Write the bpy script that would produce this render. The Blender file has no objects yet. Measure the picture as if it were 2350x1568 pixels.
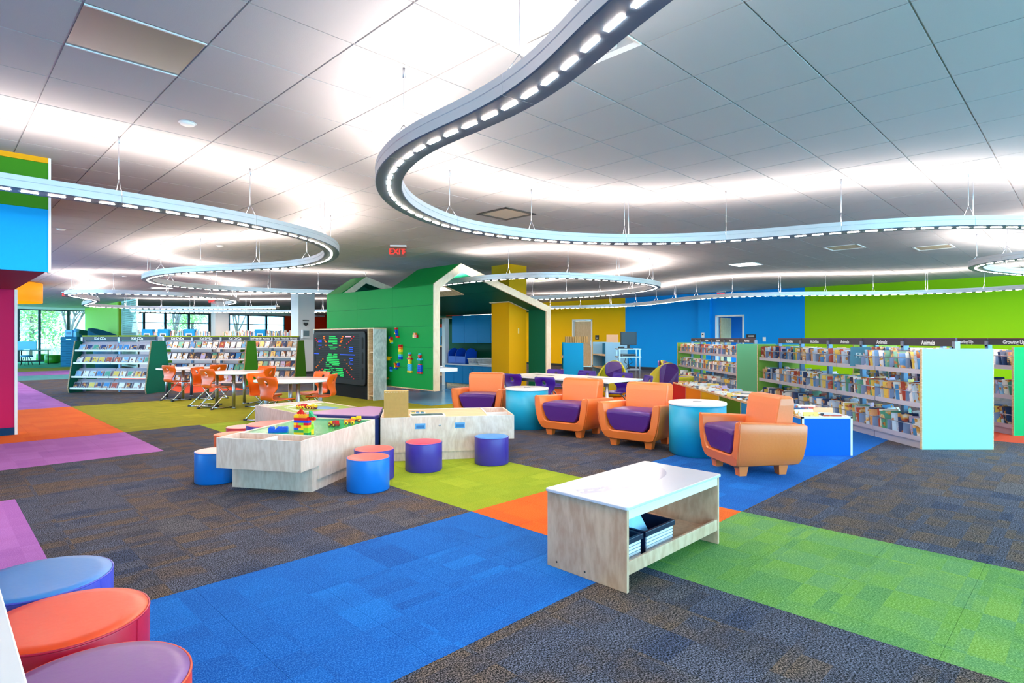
import bpy, math, random
from mathutils import Vector, Matrix
random.seed(7)
S = bpy.context.scene
COL = S.collection
PI = math.pi
R2 = math.sqrt(2)

# ---------------------------------------------------------------- camera
F, CH, PCX, PHY = 1341.0, 1.30, 1175.0, 777.0      # focal length (px of 2350), camera height, principal point
cam = bpy.data.cameras.new('camera'); camo = bpy.data.objects.new('camera', cam); COL.objects.link(camo)
cam.sensor_width = 36; cam.lens = F / 2350 * 36
cam.shift_y = -7 / 2350; cam.clip_start = .05; cam.clip_end = 400
camo.location = (0, 0, CH); camo.rotation_euler = (PI / 2, 0, 0)
S.camera = camo

# ---------------------------------------------------------------- world, sun, exposure
W = bpy.data.worlds.new('sky'); S.world = W; W.use_nodes = True
bg = W.node_tree.nodes['Background']
bg.inputs[0].default_value = (.34, .77, 1.0, 1); bg.inputs[1].default_value = 5.2
S.view_settings.view_transform = 'Standard'; S.view_settings.look = 'None'
S.view_settings.gamma = 1; S.view_settings.use_curve_mapping = False
S.view_settings.exposure = 0.88
UPLIGHT, SLOT = 14.0, 200.0
sunl = bpy.data.lights.new('sun', 'SUN'); suno = bpy.data.objects.new('sun', sunl); COL.objects.link(suno)
sunl.energy = 3.0; sunl.angle = math.radians(1.0); sunl.color = (1, .93, .82)
suno.rotation_euler = Vector((-.25, -.5, -1)).to_track_quat('-Z', 'Y').to_euler()

# ---------------------------------------------------------------- helpers
def G(px, py, z=0.0):
    """photo pixel measured on a horizontal plane of height z -> world x, y"""
    Y = (CH - z) * F / (py - PHY)
    return ((px - PCX) / F * Y, Y)
def UV(u, v):
    """building grid (turned 45 degrees) -> world x, y"""
    return ((u - v) / R2, (u + v) / R2)
def lin(h):
    h = h.lstrip('#'); o = []
    for i in (0, 2, 4):
        c = int(h[i:i + 2], 16) / 255
        o.append(c / 12.92 if c <= .04045 else ((c + .055) / 1.055) ** 2.4)
    return (*o, 1)
MATS = {}
def nn(nt, typ, ins=None, **props):
    n = nt.nodes.new(typ)
    for k, v in props.items(): setattr(n, k, v)
    for k, v in (ins or {}).items():
        s = n.inputs[k]
        if isinstance(v, bpy.types.NodeSocket): nt.links.new(v, s)
        else: s.default_value = v
    return n
def mat(name, hexc='#808080', rough=.5, metal=0, spec=.5, emit=0, bump=0, bscale=60, alpha=1, coat=0, emit_col=None, vary=0):
    if name in MATS: return MATS[name]
    m = bpy.data.materials.new(name); m.use_nodes = True; nt = m.node_tree
    b = nt.nodes['Principled BSDF']
    b.inputs['Base Color'].default_value = lin(hexc); b.inputs['Roughness'].default_value = rough
    b.inputs['Metallic'].default_value = metal; b.inputs['Specular IOR Level'].default_value = spec
    b.inputs['Coat Weight'].default_value = coat; b.inputs['Coat Roughness'].default_value = .35 if coat == .35 else .03
    if emit:
        b.inputs['Emission Color'].default_value = lin(emit_col or hexc); b.inputs['Emission Strength'].default_value = emit
    if bump or vary:
        tc = nn(nt, 'ShaderNodeTexCoord')
        nz = nn(nt, 'ShaderNodeTexNoise', {'Vector': tc.outputs['Object'], 'Scale': bscale, 'Detail': 4.0})
        if bump:
            bp = nn(nt, 'ShaderNodeBump', {'Height': nz.outputs[0], 'Strength': bump, 'Distance': .01})
            nt.links.new(bp.outputs[0], b.inputs['Normal'])
        if vary:
            mr = nn(nt, 'ShaderNodeMapRange', {'Value': nz.outputs[0], 3: 1 - vary, 4: 1 + vary})
            hs = nn(nt, 'ShaderNodeHueSaturation', {'Color': lin(hexc), 'Value': mr.outputs[0]})
            nt.links.new(hs.outputs[0], b.inputs['Base Color'])
    if alpha < 1: b.inputs['Alpha'].default_value = alpha
    MATS[name] = m; return m
def glassmat(name, tint='#ffffff', gloss=.08):
    m = bpy.data.materials.new(name); m.use_nodes = True; nt = m.node_tree
    nt.nodes.remove(nt.nodes['Principled BSDF'])
    t = nn(nt, 'ShaderNodeBsdfTransparent', {'Color': lin(tint)})
    g = nn(nt, 'ShaderNodeBsdfGlossy', {'Roughness': .02})
    x = nn(nt, 'ShaderNodeMixShader', {0: gloss, 1: t.outputs[0], 2: g.outputs[0]})
    nt.links.new(x.outputs[0], nt.nodes['Material Output'].inputs[0]); MATS[name] = m; return m
def woodmat(name, c1, c2, axis=(1, 1, 8), rough=.45, scale=3):
    m = bpy.data.materials.new(name); m.use_nodes = True; nt = m.node_tree; b = nt.nodes['Principled BSDF']
    tc = nn(nt, 'ShaderNodeTexCoord')
    mp = nn(nt, 'ShaderNodeMapping', {'Vector': tc.outputs['Object'], 'Scale': axis})
    n1 = nn(nt, 'ShaderNodeTexNoise', {'Vector': mp.outputs[0], 'Scale': scale, 'Detail': 3.0, 'Distortion': 1.2})
    wv = nn(nt, 'ShaderNodeMath', {0: n1.outputs[0], 1: 34.0}, operation='MULTIPLY')
    sn = nn(nt, 'ShaderNodeMath', {0: wv.outputs[0]}, operation='SINE')
    n2 = nn(nt, 'ShaderNodeTexNoise', {'Vector': mp.outputs[0], 'Scale': scale * 14, 'Detail': 4.0})
    ad = nn(nt, 'ShaderNodeMath', {0: sn.outputs[0], 1: .16, 2: n2.outputs[0]}, operation='MULTIPLY_ADD')
    cr = nn(nt, 'ShaderNodeValToRGB', {0: ad.outputs[0]})
    cr.color_ramp.elements[0].position = .25; cr.color_ramp.elements[0].color = lin(c2)
    cr.color_ramp.elements[1].position = .75; cr.color_ramp.elements[1].color = lin(c1)
    nt.links.new(cr.outputs[0], b.inputs['Base Color']); b.inputs['Roughness'].default_value = rough
    MATS[name] = m; return m

class MB:
    def __init__(s): s.v = []; s.f = []; s.m = []; s.sm = []; s.uv = {}
    def add(s, vs, fs, mi=0, smooth=False):
        o = len(s.v); s.v += [tuple(p) for p in vs]
        for f in fs: s.f.append([i + o for i in f]); s.m.append(mi); s.sm.append(smooth)
        return o
    def box(s, x0, x1, y0, y1, z0, z1, mi=0):
        s.add([(x0, y0, z0), (x1, y0, z0), (x1, y1, z0), (x0, y1, z0), (x0, y0, z1), (x1, y0, z1), (x1, y1, z1), (x0, y1, z1)],
              [(3, 2, 1, 0), (4, 5, 6, 7), (0, 1, 5, 4), (1, 2, 6, 5), (2, 3, 7, 6), (3, 0, 4, 7)], mi); return s
    def prism(s, poly, z0, z1, mi=0, smooth=False):
        n = len(poly)
        s.add([(x, y, z0) for x, y in poly] + [(x, y, z1) for x, y in poly], [], mi)
        o = len(s.v) - 2 * n
        s.f.append([o + i for i in reversed(range(n))]); s.f.append([o + n + i for i in range(n)]); s.m += [mi] * 2; s.sm += [False] * 2
        for i in range(n):
            j = (i + 1) % n; s.f.append([o + i, o + j, o + n + j, o + n + i]); s.m.append(mi); s.sm.append(smooth)
        return s
    def extr(s, prof, axis, a, b, mi=0, smooth=False):
        """profile extruded along axis: 'x' -> prof is (y,z); 'y' -> prof is (x,z)"""
        t = MB(); t.prism(prof, a, b, mi, smooth)
        if axis == 'x': t.v = [(z, x, y) for x, y, z in t.v]
        if axis == 'y': t.v = [(x, z, y) for x, y, z in t.v]; t.f = [list(reversed(f)) for f in t.f]
        s.merge(t); return s
    def merge(s, t, M=None):
        o = len(s.v)
        s.v += [tuple(M @ Vector(p)) for p in t.v] if M is not None else t.v
        s.f += [[i + o for i in f] for f in t.f]; s.m += t.m; s.sm += t.sm; return s
    def tube(s, path, r, n=8, mi=0, closed=False):
        P = [Vector(p) for p in path]; k = len(P); rings = []
        up = None
        for i in range(k):
            a = P[i - 1] if (i or closed) else P[i]; b = P[(i + 1) % k] if (i < k - 1 or closed) else P[i]
            d = (b - a).normalized()
            if up is None: up = d.orthogonal().normalized()
            up = (up - d * up.dot(d)); up = up.normalized() if up.length > 1e-6 else d.orthogonal().normalized()
            w = d.cross(up); rr = r[i] if isinstance(r, (list, tuple)) else r
            rings.append([P[i] + (up * math.cos(2 * PI * j / n) + w * math.sin(2 * PI * j / n)) * rr for j in range(n)])
        vs = [p for g in rings for p in g]; fs = []
        for i in range(k if closed else k - 1):
            for j in range(n):
                a = i * n + j; b = i * n + (j + 1) % n; c = ((i + 1) % k) * n
                fs.append((a, b, c + (j + 1) % n, c + j))
        o = s.add(vs, fs, mi, True)
        if not closed:
            s.f.append([o + j for j in reversed(range(n))]); s.f.append([o + (k - 1) * n + j for j in range(n)]); s.m += [mi] * 2; s.sm += [False] * 2
        return s
    def lathe(s, prof, n=32, mi=0, cx=0, cy=0, smooth=True):
        k = len(prof); vs = []; fs = []
        for r, z in prof:
            for j in range(n): vs.append((cx + r * math.cos(2 * PI * j / n), cy + r * math.sin(2 * PI * j / n), z))
        for i in range(k - 1):
            for j in range(n):
                a = i * n + j; b = i * n + (j + 1) % n
                fs.append((a, b, b + n, a + n))
        o = s.add(vs, fs, mi, smooth)
        if prof[0][0] > 1e-4: s.f.append([o + j for j in reversed(range(n))]); s.m.append(mi); s.sm.append(False)
        if prof[-1][0] > 1e-4: s.f.append([o + (k - 1) * n + j for j in range(n)]); s.m.append(mi); s.sm.append(False)
        return s
    def mesh(s, name, mats):
        me = bpy.data.meshes.new(name); me.from_pydata(s.v, [], s.f)
        for m in (mats if isinstance(mats, (list, tuple)) else [mats]): me.materials.append(m)
        me.polygons.foreach_set('material_index', s.m); me.polygons.foreach_set('use_smooth', s.sm)
        me.update(); return me
def tag(o, label=None, cat=None, group=None, kind=None):
    if label: o['label'] = label
    if cat: o['category'] = cat
    if group: o['group'] = group
    if kind: o['kind'] = kind
    return o
def obj(name, mb, mats, parent=None, loc=(0, 0, 0), rotz=0, bevel=0, seg=2, rot=None):
    me = mb.mesh(name, mats) if isinstance(mb, MB) else mb
    o = bpy.data.objects.new(name, me); COL.objects.link(o)
    o.location = loc; o.rotation_euler = rot or (0, 0, rotz)
    if parent: o.parent = parent
    if bevel:
        b = o.modifiers.new('bevel', 'BEVEL'); b.width = bevel; b.segments = seg; b.limit_method = 'ANGLE'; b.angle_limit = math.radians(40)
    return o
def thing(name, label, cat, loc=(0, 0, 0), rotz=0, group=None, kind=None):
    o = bpy.data.objects.new(name, None); COL.objects.link(o); o.empty_display_size = .1
    o.location = loc; o.rotation_euler = (0, 0, rotz); return tag(o, label, cat, group, kind)
def copy_tree(o, parent=None):
    c = o.copy(); COL.objects.link(c); c.parent = parent
    for ch in list(o.children): copy_tree(ch, c)
    return c
def rrect(x0, x1, y0, y1, r, n=5):
    pts = []
    for cx, cy, a in ((x1 - r, y0 + r, -PI / 2), (x1 - r, y1 - r, 0), (x0 + r, y1 - r, PI / 2), (x0 + r, y0 + r, PI)):
        for i in range(n + 1): t = a + PI / 2 * i / n; pts.append((cx + r * math.cos(t), cy + r * math.sin(t)))
    return pts
TXT = {}
def text(body, size, material, parent, loc, rot, bold=.0, name='lettering', ext=.001, align='CENTER'):
    key = (body, size, bold, align)
    if key not in TXT:
        c = bpy.data.curves.new(name, 'FONT'); c.body = body; c.size = size; c.align_x = align; c.align_y = 'CENTER'
        c.offset = bold; c.extrude = ext; c.resolution_u = 3
        t = bpy.data.objects.new('tmp', c); COL.objects.link(t); bpy.context.view_layer.update()
        me = bpy.data.meshes.new_from_object(t.evaluated_get(bpy.context.evaluated_depsgraph_get()))
        bpy.data.objects.remove(t); me.name = name; TXT[key] = me
    me = TXT[key].copy(); me.materials.clear(); me.materials.append(material)
    o = bpy.data.objects.new(name, me); COL.objects.link(o); o.parent = parent; o.location = loc; o.rotation_euler = rot
    return o

# ---------------------------------------------------------------- materials
def carpet(name, cols, dark='#101014', light='#b0a898', amt=.35, block=(.24, .48), contrast=1.0):
    m = bpy.data.materials.new(name); m.use_nodes = True; nt = m.node_tree; b = nt.nodes['Principled BSDF']
    ge = nn(nt, 'ShaderNodeNewGeometry')
    mp = nn(nt, 'ShaderNodeMapping', {'Vector': ge.outputs['Position'], 'Rotation': (0, 0, -PI / 4)})
    def cell(sx, sy, off):
        a = nn(nt, 'ShaderNodeVectorMath', {0: mp.outputs[0], 1: (1 / sx, 1 / sy, 0), 2: (off, off * .37, 0)}, operation='MULTIPLY_ADD')
        f = nn(nt, 'ShaderNodeVectorMath', {0: a.outputs[0]}, operation='FLOOR')
        return nn(nt, 'ShaderNodeTexWhiteNoise', {'Vector': f.outputs[0]}, noise_dimensions='2D')
    w1 = cell(block[0], block[1], .3); w2 = cell(block[1], block[0] * .5, 7.7)
    soft = nn(nt, 'ShaderNodeTexNoise', {'Vector': mp.outputs[0], 'Scale': 3.5, 'Detail': 3.0})
    mx = nn(nt, 'ShaderNodeMath', {0: w1.outputs[0], 1: .55, 2: 0.0}, operation='MULTIPLY_ADD')
    m2 = nn(nt, 'ShaderNodeMath', {0: w2.outputs[0], 1: .3, 2: mx.outputs[0]}, operation='MULTIPLY_ADD')
    m3 = nn(nt, 'ShaderNodeMath', {0: soft.outputs[0], 1: .5, 2: m2.outputs[0]}, operation='MULTIPLY_ADD')
    m4 = nn(nt, 'ShaderNodeMath', {0: m3.outputs[0], 1: -.17}, operation='ADD')
    cr = nn(nt, 'ShaderNodeValToRGB', {0: m4.outputs[0]}); e = cr.color_ramp.elements
    e[0].position = .12; e[0].color = lin(cols[0]); e[1].position = .9; e[1].color = lin(cols[-1])
    for i, c in enumerate(cols[1:-1]): q = e.new(.12 + .78 * (i + 1) / (len(cols) - 1)); q.color = lin(c)
    mp2 = nn(nt, 'ShaderNodeMapping', {'Vector': mp.outputs[0], 'Scale': (1.0, .62, 1)})
    sp = nn(nt, 'ShaderNodeTexNoise', {'Vector': mp2.outputs[0], 'Scale': 190.0, 'Detail': 4.0, 'Roughness': .8})
    r1 = nn(nt, 'ShaderNodeValToRGB', {0: sp.outputs[0]})
    r1.color_ramp.elements[0].position = .47; r1.color_ramp.elements[0].color = (0, 0, 0, 1)
    r1.color_ramp.elements[1].position = .59; r1.color_ramp.elements[1].color = (1, 1, 1, 1)
    lo = nn(nt, 'ShaderNodeMix', {0: amt, 6: cr.outputs[0], 7: lin(dark)}, data_type='RGBA')
    if isinstance(light, list):
        c2 = nn(nt, 'ShaderNodeValToRGB', {0: m4.outputs[0]}); e = c2.color_ramp.elements
        e[0].position = .15; e[0].color = lin(light[0]); e[1].position = .85; e[1].color = lin(light[-1])
        for i, c in enumerate(light[1:-1]): q = e.new(.15 + .7 * (i + 1) / (len(light) - 1)); q.color = lin(c)
        lsock = c2.outputs[0]
    else: lsock = lin(light)
    hi = nn(nt, 'ShaderNodeMix', {0: amt * contrast, 6: cr.outputs[0], 7: lsock}, data_type='RGBA')
    fin = nn(nt, 'ShaderNodeMix', {0: r1.outputs[0], 6: lo.outputs[2], 7: hi.outputs[2]}, data_type='RGBA')
    nt.links.new(fin.outputs[2], b.inputs['Base Color']); b.inputs['Roughness'].default_value = .95; b.inputs['Specular IOR Level'].default_value = .15
    bp = nn(nt, 'ShaderNodeBump', {'Height': sp.outputs[0], 'Strength': .35, 'Distance': .006})
    nt.links.new(bp.outputs[0], b.inputs['Normal']); MATS[name] = m; return m
CARP = {
    'dark': carpet('carpet_charcoal', ['#0c0e16', '#161b2e', '#1c1c24', '#30261f', '#181a28', '#20243a'], dark='#020203', light=['#6c7aa0', '#9096b0', '#8488a0', '#ac9484', '#787c94', '#a09ca4'], amt=.92, contrast=.85),
    'blue': carpet('carpet_blue', ['#0452ac', '#0568c8', '#055ebc', '#0876d8'], dark='#042c68', light='#4c98e0', amt=.4),
    'green': carpet('carpet_green', ['#5c9438', '#4f8c50', '#74a838', '#5f9860', '#84b040'], dark='#2c5a1a', light='#a8d088', amt=.45),
    'lime': carpet('carpet_lime', ['#7f9a14', '#97a81c', '#8aa21c', '#a4b428'], dark='#5c7210', light='#bccc5c', amt=.28),
    'olive': carpet('carpet_olive', ['#84840e', '#98941a', '#8e8a12', '#a8a022'], dark='#5e5c08', light='#bcb448', amt=.25),
    'orange': carpet('carpet_orange', ['#e05a1e', '#e8641e', '#ec6c22'], dark='#a83c10', light='#f49858', amt=.25),
    'purple': carpet('carpet_purple', ['#a060b0', '#ac6ab8', '#b474c4'], dark='#743c8c', light='#d09cdc', amt=.28),
    'red': carpet('carpet_red', ['#d84a2c', '#e05434'], dark='#a03018', light='#f08868', amt=.25),
    'teal': carpet('carpet_teal', ['#3f8a94', '#4a98a0'], dark='#286068', light='#84c0c4', amt=.25),
    'mint': carpet('carpet_mint', ['#3f9a74', '#4aa880'], dark='#287052', light='#84ccac', amt=.25),
}
M_CEIL = mat('ceiling_tile', '#b4b1b2', .95, spec=.1, bump=.12, bscale=220, vary=.02)
M_TEE = mat('ceiling_tee', '#d8d6d6', .6)
M_WHITE = mat('white_laminate', '#f2f0f0', .3)
M_WHITEP = mat('white_paint', '#f0eeec', .6)
M_CHROME = mat('chrome', '#d8dade', .18, 1)
M_STEEL = mat('brushed_steel', '#b4b8c2', .32, 1)
M_LILAC = mat('lilac_metal', '#c4bcc8', .4, .25)
M_POST = mat('post_metal', '#6f93b8', .4, .3)
M_DARKSIGN = mat('sign_charcoal', '#3b343c', .5)
M_SIGNTXT = mat('sign_lettering', '#f4f2f4', .6)
M_BIRCH = woodmat('birch_ply', '#e8d0c2', '#d6b9a8', (1, 1, .3), .4, 3.5)
M_BIRCHX = woodmat('birch_edge', '#e8c9a0', '#c89c6c', (.3, 1, 3), .5, 5)
M_PLYEDGE = woodmat('pale_ply_frame', '#e8d8be', '#dfccae', (1, 1, .5), .5, 2)
M_BIRCHF = woodmat('warm_birch_ply', '#dab598', '#c2977a', (1, 1, .35), .4, 2.6)
M_OAK = woodmat('pale_oak_top', '#e6c8a0', '#cfa878', (.25, 4, 1), .4, 4)
M_MAPLE = woodmat('maple_door', '#e0bd8c', '#cfa672', (3, 3, .4), .4, 3)
M_GREYWOOD = woodmat('grey_ply', '#d3d6d6', '#a9b0b2', (1, 1, .4), .5, 3)
M_BLACK = mat('black_plastic', '#15151a', .45)
M_HOUSING = mat('lamp_housing', '#dedbde', .35, .3)
M_UNDER = mat('lamp_underside', '#56687c', .4, .2)
M_UP = mat('uplight_lens', '#ffffff', .5, emit=UPLIGHT, emit_col='#fff0e4')
M_SLOT = mat('downlight_louvre', '#ffffff', .5, emit=SLOT, emit_col='#ffead6')
M_ORANGE_V = mat('orange_vinyl', '#f0762a', .45, bump=.12, bscale=40, spec=.8, coat=.35)
M_PURPLE_V = mat('purple_vinyl', '#53247a', .36, bump=.1, bscale=40)
M_GLASS = glassmat('window_glass', '#f4faff', .06)
def vinyl(c): return mat('vinyl_' + c[1:], c, .38, bump=.06, bscale=50)
def paint(c, r=.6): return mat('paint_' + c[1:], c, r, spec=.12)
def plast(c, r=.3): return mat('plastic_' + c[1:], c, r)

def cover_mat(name, base=None):
    """printed book or case cover: background hue, a picture blob and a title band, different on every copy"""
    m = bpy.data.materials.new(name); m.use_nodes = True; nt = m.node_tree; b = nt.nodes['Principled BSDF']
    oi = nn(nt, 'ShaderNodeObjectInfo'); ge = nn(nt, 'ShaderNodeNewGeometry')
    r = nn(nt, 'ShaderNodeMath', {0: oi.outputs['Random'], 1: ge.outputs['Random Per Island']}, operation='ADD')
    wn = nn(nt, 'ShaderNodeTexWhiteNoise', {'W': r.outputs[0]}, noise_dimensions='1D')
    cr = nn(nt, 'ShaderNodeValToRGB', {0: wn.outputs[0]}); cr.color_ramp.interpolation = 'CONSTANT'
    pal = ['#f0ecea', '#4a8cc4', '#e8c860', '#3a3a4c', '#c8d6e8', '#b85444', '#f2ece0', '#5ca48c', '#2c4474', '#e0a878', '#f4f2f6', '#c4b4d8', '#8cbce0', '#dfe8ea']
    e = cr.color_ramp.elements; e[0].color = lin(pal[0]); e[1].position = 1 / len(pal); e[1].color = lin(pal[1])
    for i in range(2, len(pal)): q = e.new(i / len(pal)); q.color = lin(pal[i])
    tc = nn(nt, 'ShaderNodeTexCoord')
    off = nn(nt, 'ShaderNodeVectorMath', {0: tc.outputs['Generated' if 'case' not in name else 'Generated'], 1: wn.outputs['Color']}, operation='ADD')
    sc = nn(nt, 'ShaderNodeVectorMath', {0: wn.outputs['Color'], 1: (31., 17., 23.), 2: (0, 0, 0)}, operation='MULTIPLY_ADD')
    pos = nn(nt, 'ShaderNodeVectorMath', {0: tc.outputs['Object'], 1: (9., 9., 9.), 2: sc.outputs[0]}, operation='MULTIPLY_ADD')
    nz = nn(nt, 'ShaderNodeTexNoise', {'Vector': pos.outputs[0], 'Scale': 1.15, 'Detail': 2.0})
    k = nn(nt, 'ShaderNodeValToRGB', {0: nz.outputs[0]}); k.color_ramp.interpolation = 'LINEAR'
    k.color_ramp.elements[0].position = .56; k.color_ramp.elements[0].color = (0, 0, 0, 1); k.color_ramp.elements[1].position = .6; k.color_ramp.elements[1].color = (1, 1, 1, 1)
    cr2 = nn(nt, 'ShaderNodeValToRGB', {0: nz.outputs['Color']}); e = cr2.color_ramp.elements
    e[0].position = .3; e[0].color = lin('#2c3040'); e[1].position = .68; e[1].color = lin('#f0ece6')
    q = e.new(.45); q.color = lin('#b04c34'); q = e.new(.55); q.color = lin('#d8a850')
    mx = nn(nt, 'ShaderNodeMix', {0: k.outputs[0], 6: lin(base) if base else cr.outputs[0], 7: cr2.outputs[0]}, data_type='RGBA')
    nt.links.new(mx.outputs[2], b.inputs['Base Color']); b.inputs['Roughness'].default_value = .3
    MATS[name] = m; return m
M_COVER = cover_mat('printed_cover')
M_PAGES = mat('paper_pages', '#eeeae2', .8)

# ================================================================ SETTING
A45 = PI / 4                     # the building grid is turned 45 degrees; local x = u, local y = v
ZC = 3.053                       # ceiling height
def st(name, mb, m, parent=None, bevel=0, label=None):
    o = obj(name, mb, m, parent, rotz=0 if parent else A45, bevel=bevel)
    if not parent: tag(o, kind='structure', label=label)
    return o
# ---- floor with carpet tiles
TW, TU0, TV0 = .478, 2.89, 1.885
def zone(i, j):
    if i < -5 and 3 <= j <= 8: return 'purple'
    if 0 <= i <= 2 and 0 <= j <= 2: return 'orange'
    if 0 <= j <= 2 and i < 14: return 'blue'
    if 0 <= i <= 2 and j < 0: return 'green'
    if 0 <= i <= 2 and 3 <= j <= 15: return 'lime'
    if -2 <= i <= 9 and 16 <= j <= 24: return 'olive'
    if 3 <= i <= 9 and 12 <= j <= 15: return 'olive'
    if i < -2:
        if 12 <= j <= 15: return 'purple'
        if 16 <= j <= 24: return 'orange'
        if 25 <= j <= 44: return 'purple'
    if 14 <= i <= 17: return 'red' if j < 3 else ('orange' if 8 <= j <= 17 else 'dark')
    if 3 <= i <= 5 and 28 <= j <= 46: return 'red'
    if i < 7:
        if 45 <= j <= 50: return 'teal'
        if 51 <= j <= 57: return 'purple'
        if 58 <= j <= 64: return 'olive'
        if j >= 65: return 'mint'
    return 'dark'
fl = MB().box(-5, 21.4, -4, 41.6, -.14, -.012)
floor = st('floor', fl, mat('floor_underlay', '#2a2a2e', .9), label='carpeted floor in coloured bands over charcoal tiles')
tiles = []
for i in range(-21, 39):
    for j in range(-33, 83):
        u = TU0 + (i + .5) * TW; v = TV0 + (j + .5) * TW
        if -5 < u < 21.4 and -4 < v < 41.6: tiles.append((i, j, u, v, *UV(u, v)))
vis = sorted([t for t in tiles if t[5] > 1.75 and abs(t[4] / t[5]) < .93], key=lambda t: t[5])[:300]
visset = set((t[0], t[1]) for t in vis)
h = TW / 2 - .0007
tmesh = {}
for t in vis:
    z = zone(t[0], t[1])
    if z not in tmesh: tmesh[z] = MB().box(-h, h, -h, h, -.012, 0).mesh('carpet_tile', CARP[z])
    obj('carpet_tile', tmesh[z], None, floor, (t[2], t[3], 0))
rest = MB(); cm = list(CARP)
for t in tiles:
    if (t[0], t[1]) in visset: continue
    rest.add([(t[2] - h, t[3] - h, 0), (t[2] + h, t[3] - h, 0), (t[2] + h, t[3] + h, 0), (t[2] - h, t[3] + h, 0)] +
             [(t[2] - h, t[3] - h, -.012), (t[2] + h, t[3] - h, -.012), (t[2] + h, t[3] + h, -.012), (t[2] - h, t[3] + h, -.012)],
             [(0, 1, 2, 3), (0, 4, 5, 1), (1, 5, 6, 2), (2, 6, 7, 3), (3, 7, 4, 0)], cm.index(zone(t[0], t[1])))
tag(obj('carpet_tiles_far', rest, [CARP[c] for c in cm], floor), kind='stuff')

# ---- ceiling: tee grid with lay-in tiles
CT, CU0, CV0 = .61, .573, .078
ceiling = st('ceiling', MB().box(-5.2, 21.6, -4.2, 41.8, ZC + .012, ZC + .2), M_TEE, label='white suspended ceiling of square lay-in tiles')
special = {}                                                   # tile slots taken by vents and panels
def slot_of(px, py):
    x, y = G(px, py, ZC); u = (x + y) / R2; v = (y - x) / R2
    return math.floor((u - CU0) / CT), math.floor((v - CV0) / CT)
VENTS = [('diffuser', 1300, 82), ('return', 1172, 488), ('panel', 1728, 608), ('return2', 1962, 570), ('return2', 2158, 562), ('access', 315, 92), ('panel', 383, 663), ('return2', 1235, 645)]
for k, px, py in VENTS: special[slot_of(px, py)] = k
ct = []
for i in range(-13, 35):
    for j in range(-23, 68):
        u = CU0 + (i + .5) * CT; v = CV0 + (j + .5) * CT
        if -5 < u < 21.6 and -4 < v < 41.7 and (i, j) not in special:
            x, y = UV(u, v); ct.append((i, j, u, v, x, y))
cvis = sorted([t for t in ct if t[5] > 2.3 and abs(t[4] / t[5]) < .98], key=lambda t: t[5])[:300]
cset = set((t[0], t[1]) for t in cvis)
hc = CT / 2 - .0055
ctm = MB().box(-hc, hc, -hc, hc, 0, .012).mesh('ceiling_tile', M_CEIL)
for t in cvis: obj('ceiling_tile', ctm, None, ceiling, (t[2], t[3], ZC + random.uniform(-.0008, .0008)))
rest = MB()
for t in ct:
    if (t[0], t[1]) in cset: continue
    rest.box(t[2] - hc, t[2] + hc, t[3] - hc, t[3] + hc, ZC, ZC + .012)
tag(obj('ceiling_tiles_far', rest, M_CEIL, ceiling), kind='stuff')
M_VOID = mat('duct_black', '#050506', .9)
vlabels = {'diffuser': 'square white plaque air diffuser with round black duct above the curved lamp',
           'access': 'plain grey metal access panel in the ceiling at upper left'}
vseen = {}
rl = {('return', 0): 'square ceiling return vent with dark frame inside the large lamp loop',
      ('panel', 0): 'small bright flat ceiling panel right of the middle lamp loop',
      ('panel', 1): 'small bright flat ceiling panel over the CD shelves',
      ('return2', 0): 'beige ceiling grille left of the pair above the blue wall',
      ('return2', 1): 'beige ceiling grille right of the pair above the green wall',
      ('return2', 2): 'beige ceiling grille seen behind the middle lamp loop'}
for (i, j), k in special.items():
    u = CU0 + (i + .5) * CT; v = CV0 + (j + .5) * CT; x, y = UV(u, v)
    n = vseen.get(k, 0); vseen[k] = n + 1
    t = thing('ceiling_vent' if k != 'access' else 'access_panel', vlabels.get(k) or rl[(k, n)], 'vent' if k != 'access' else 'panel', (x, y, ZC), A45)
    if k == 'access':
        obj('panel', MB().box(-hc, hc, -hc, hc, .001, .010), mat('access_metal', '#8d8987', .35, .6), t, bevel=.002)
        obj('rim', MB().box(-hc, hc, -hc, -hc + .012, -.006, .004).box(-hc, hc, hc - .012, hc, -.006, .004), M_TEE, t)
    elif k == 'diffuser':
        b = MB(); a = hc; c = .22
        for q in range(4):
            M = Matrix.Rotation(q * PI / 2, 4, 'Z'); tt = MB()
            tt.add([(-a, -a, -.004), (a, -a, -.004), (c, -c, .035), (-c, -c, .035), (-a, -a, .01), (a, -a, .01), (c, -c, .05), (-c, -c, .05)],
                   [(3, 2, 1, 0), (4, 5, 6, 7), (0, 1, 5, 4), (3, 7, 6, 2)])
            b.merge(tt, M)
        obj('frame', b, M_WHITEP, t)
        obj('duct_neck', MB().lathe([(.185, .05), (.185, .2), (0.001, .2)], 28), M_VOID, t)
        obj('plaque', MB().prism(rrect(-.2, .2, -.2, .2, .02), -.02, -.012), M_WHITEP, t)
        for q in range(4): obj('bracket', MB().box(.17, .18, -.01, .01, -.014, .05), M_STEEL, t, rot=(0, 0, q * PI / 2))
    else:
        b = MB()
        for q in range(4):
            tt = MB().box(-hc, hc, -hc, -hc + (.05 if k == 'return' else .03), -.008, .012); b.merge(tt, Matrix.Rotation(q * PI / 2, 4, 'Z'))
        obj('frame', b, mat('vent_frame_dark', '#4a4644', .5) if k == 'return' else M_WHITEP, t)
        c = {'return': '#c9b9a6', 'return2': '#cbb59a', 'panel': '#e8f0f4'}[k]
        b = MB()
        if k == 'panel': b.box(-hc + .03, hc - .03, -hc + .03, hc - .03, 0, .01)
        else:
            for q in range(10): y0 = -hc + .055 + q * .05; b.box(-hc + .05, hc - .05, y0, y0 + .047, 0, .01)
        obj('grille', b, mat('vent_' + k, c, .6, emit=12 if k == 'panel' else 0), t)
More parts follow.
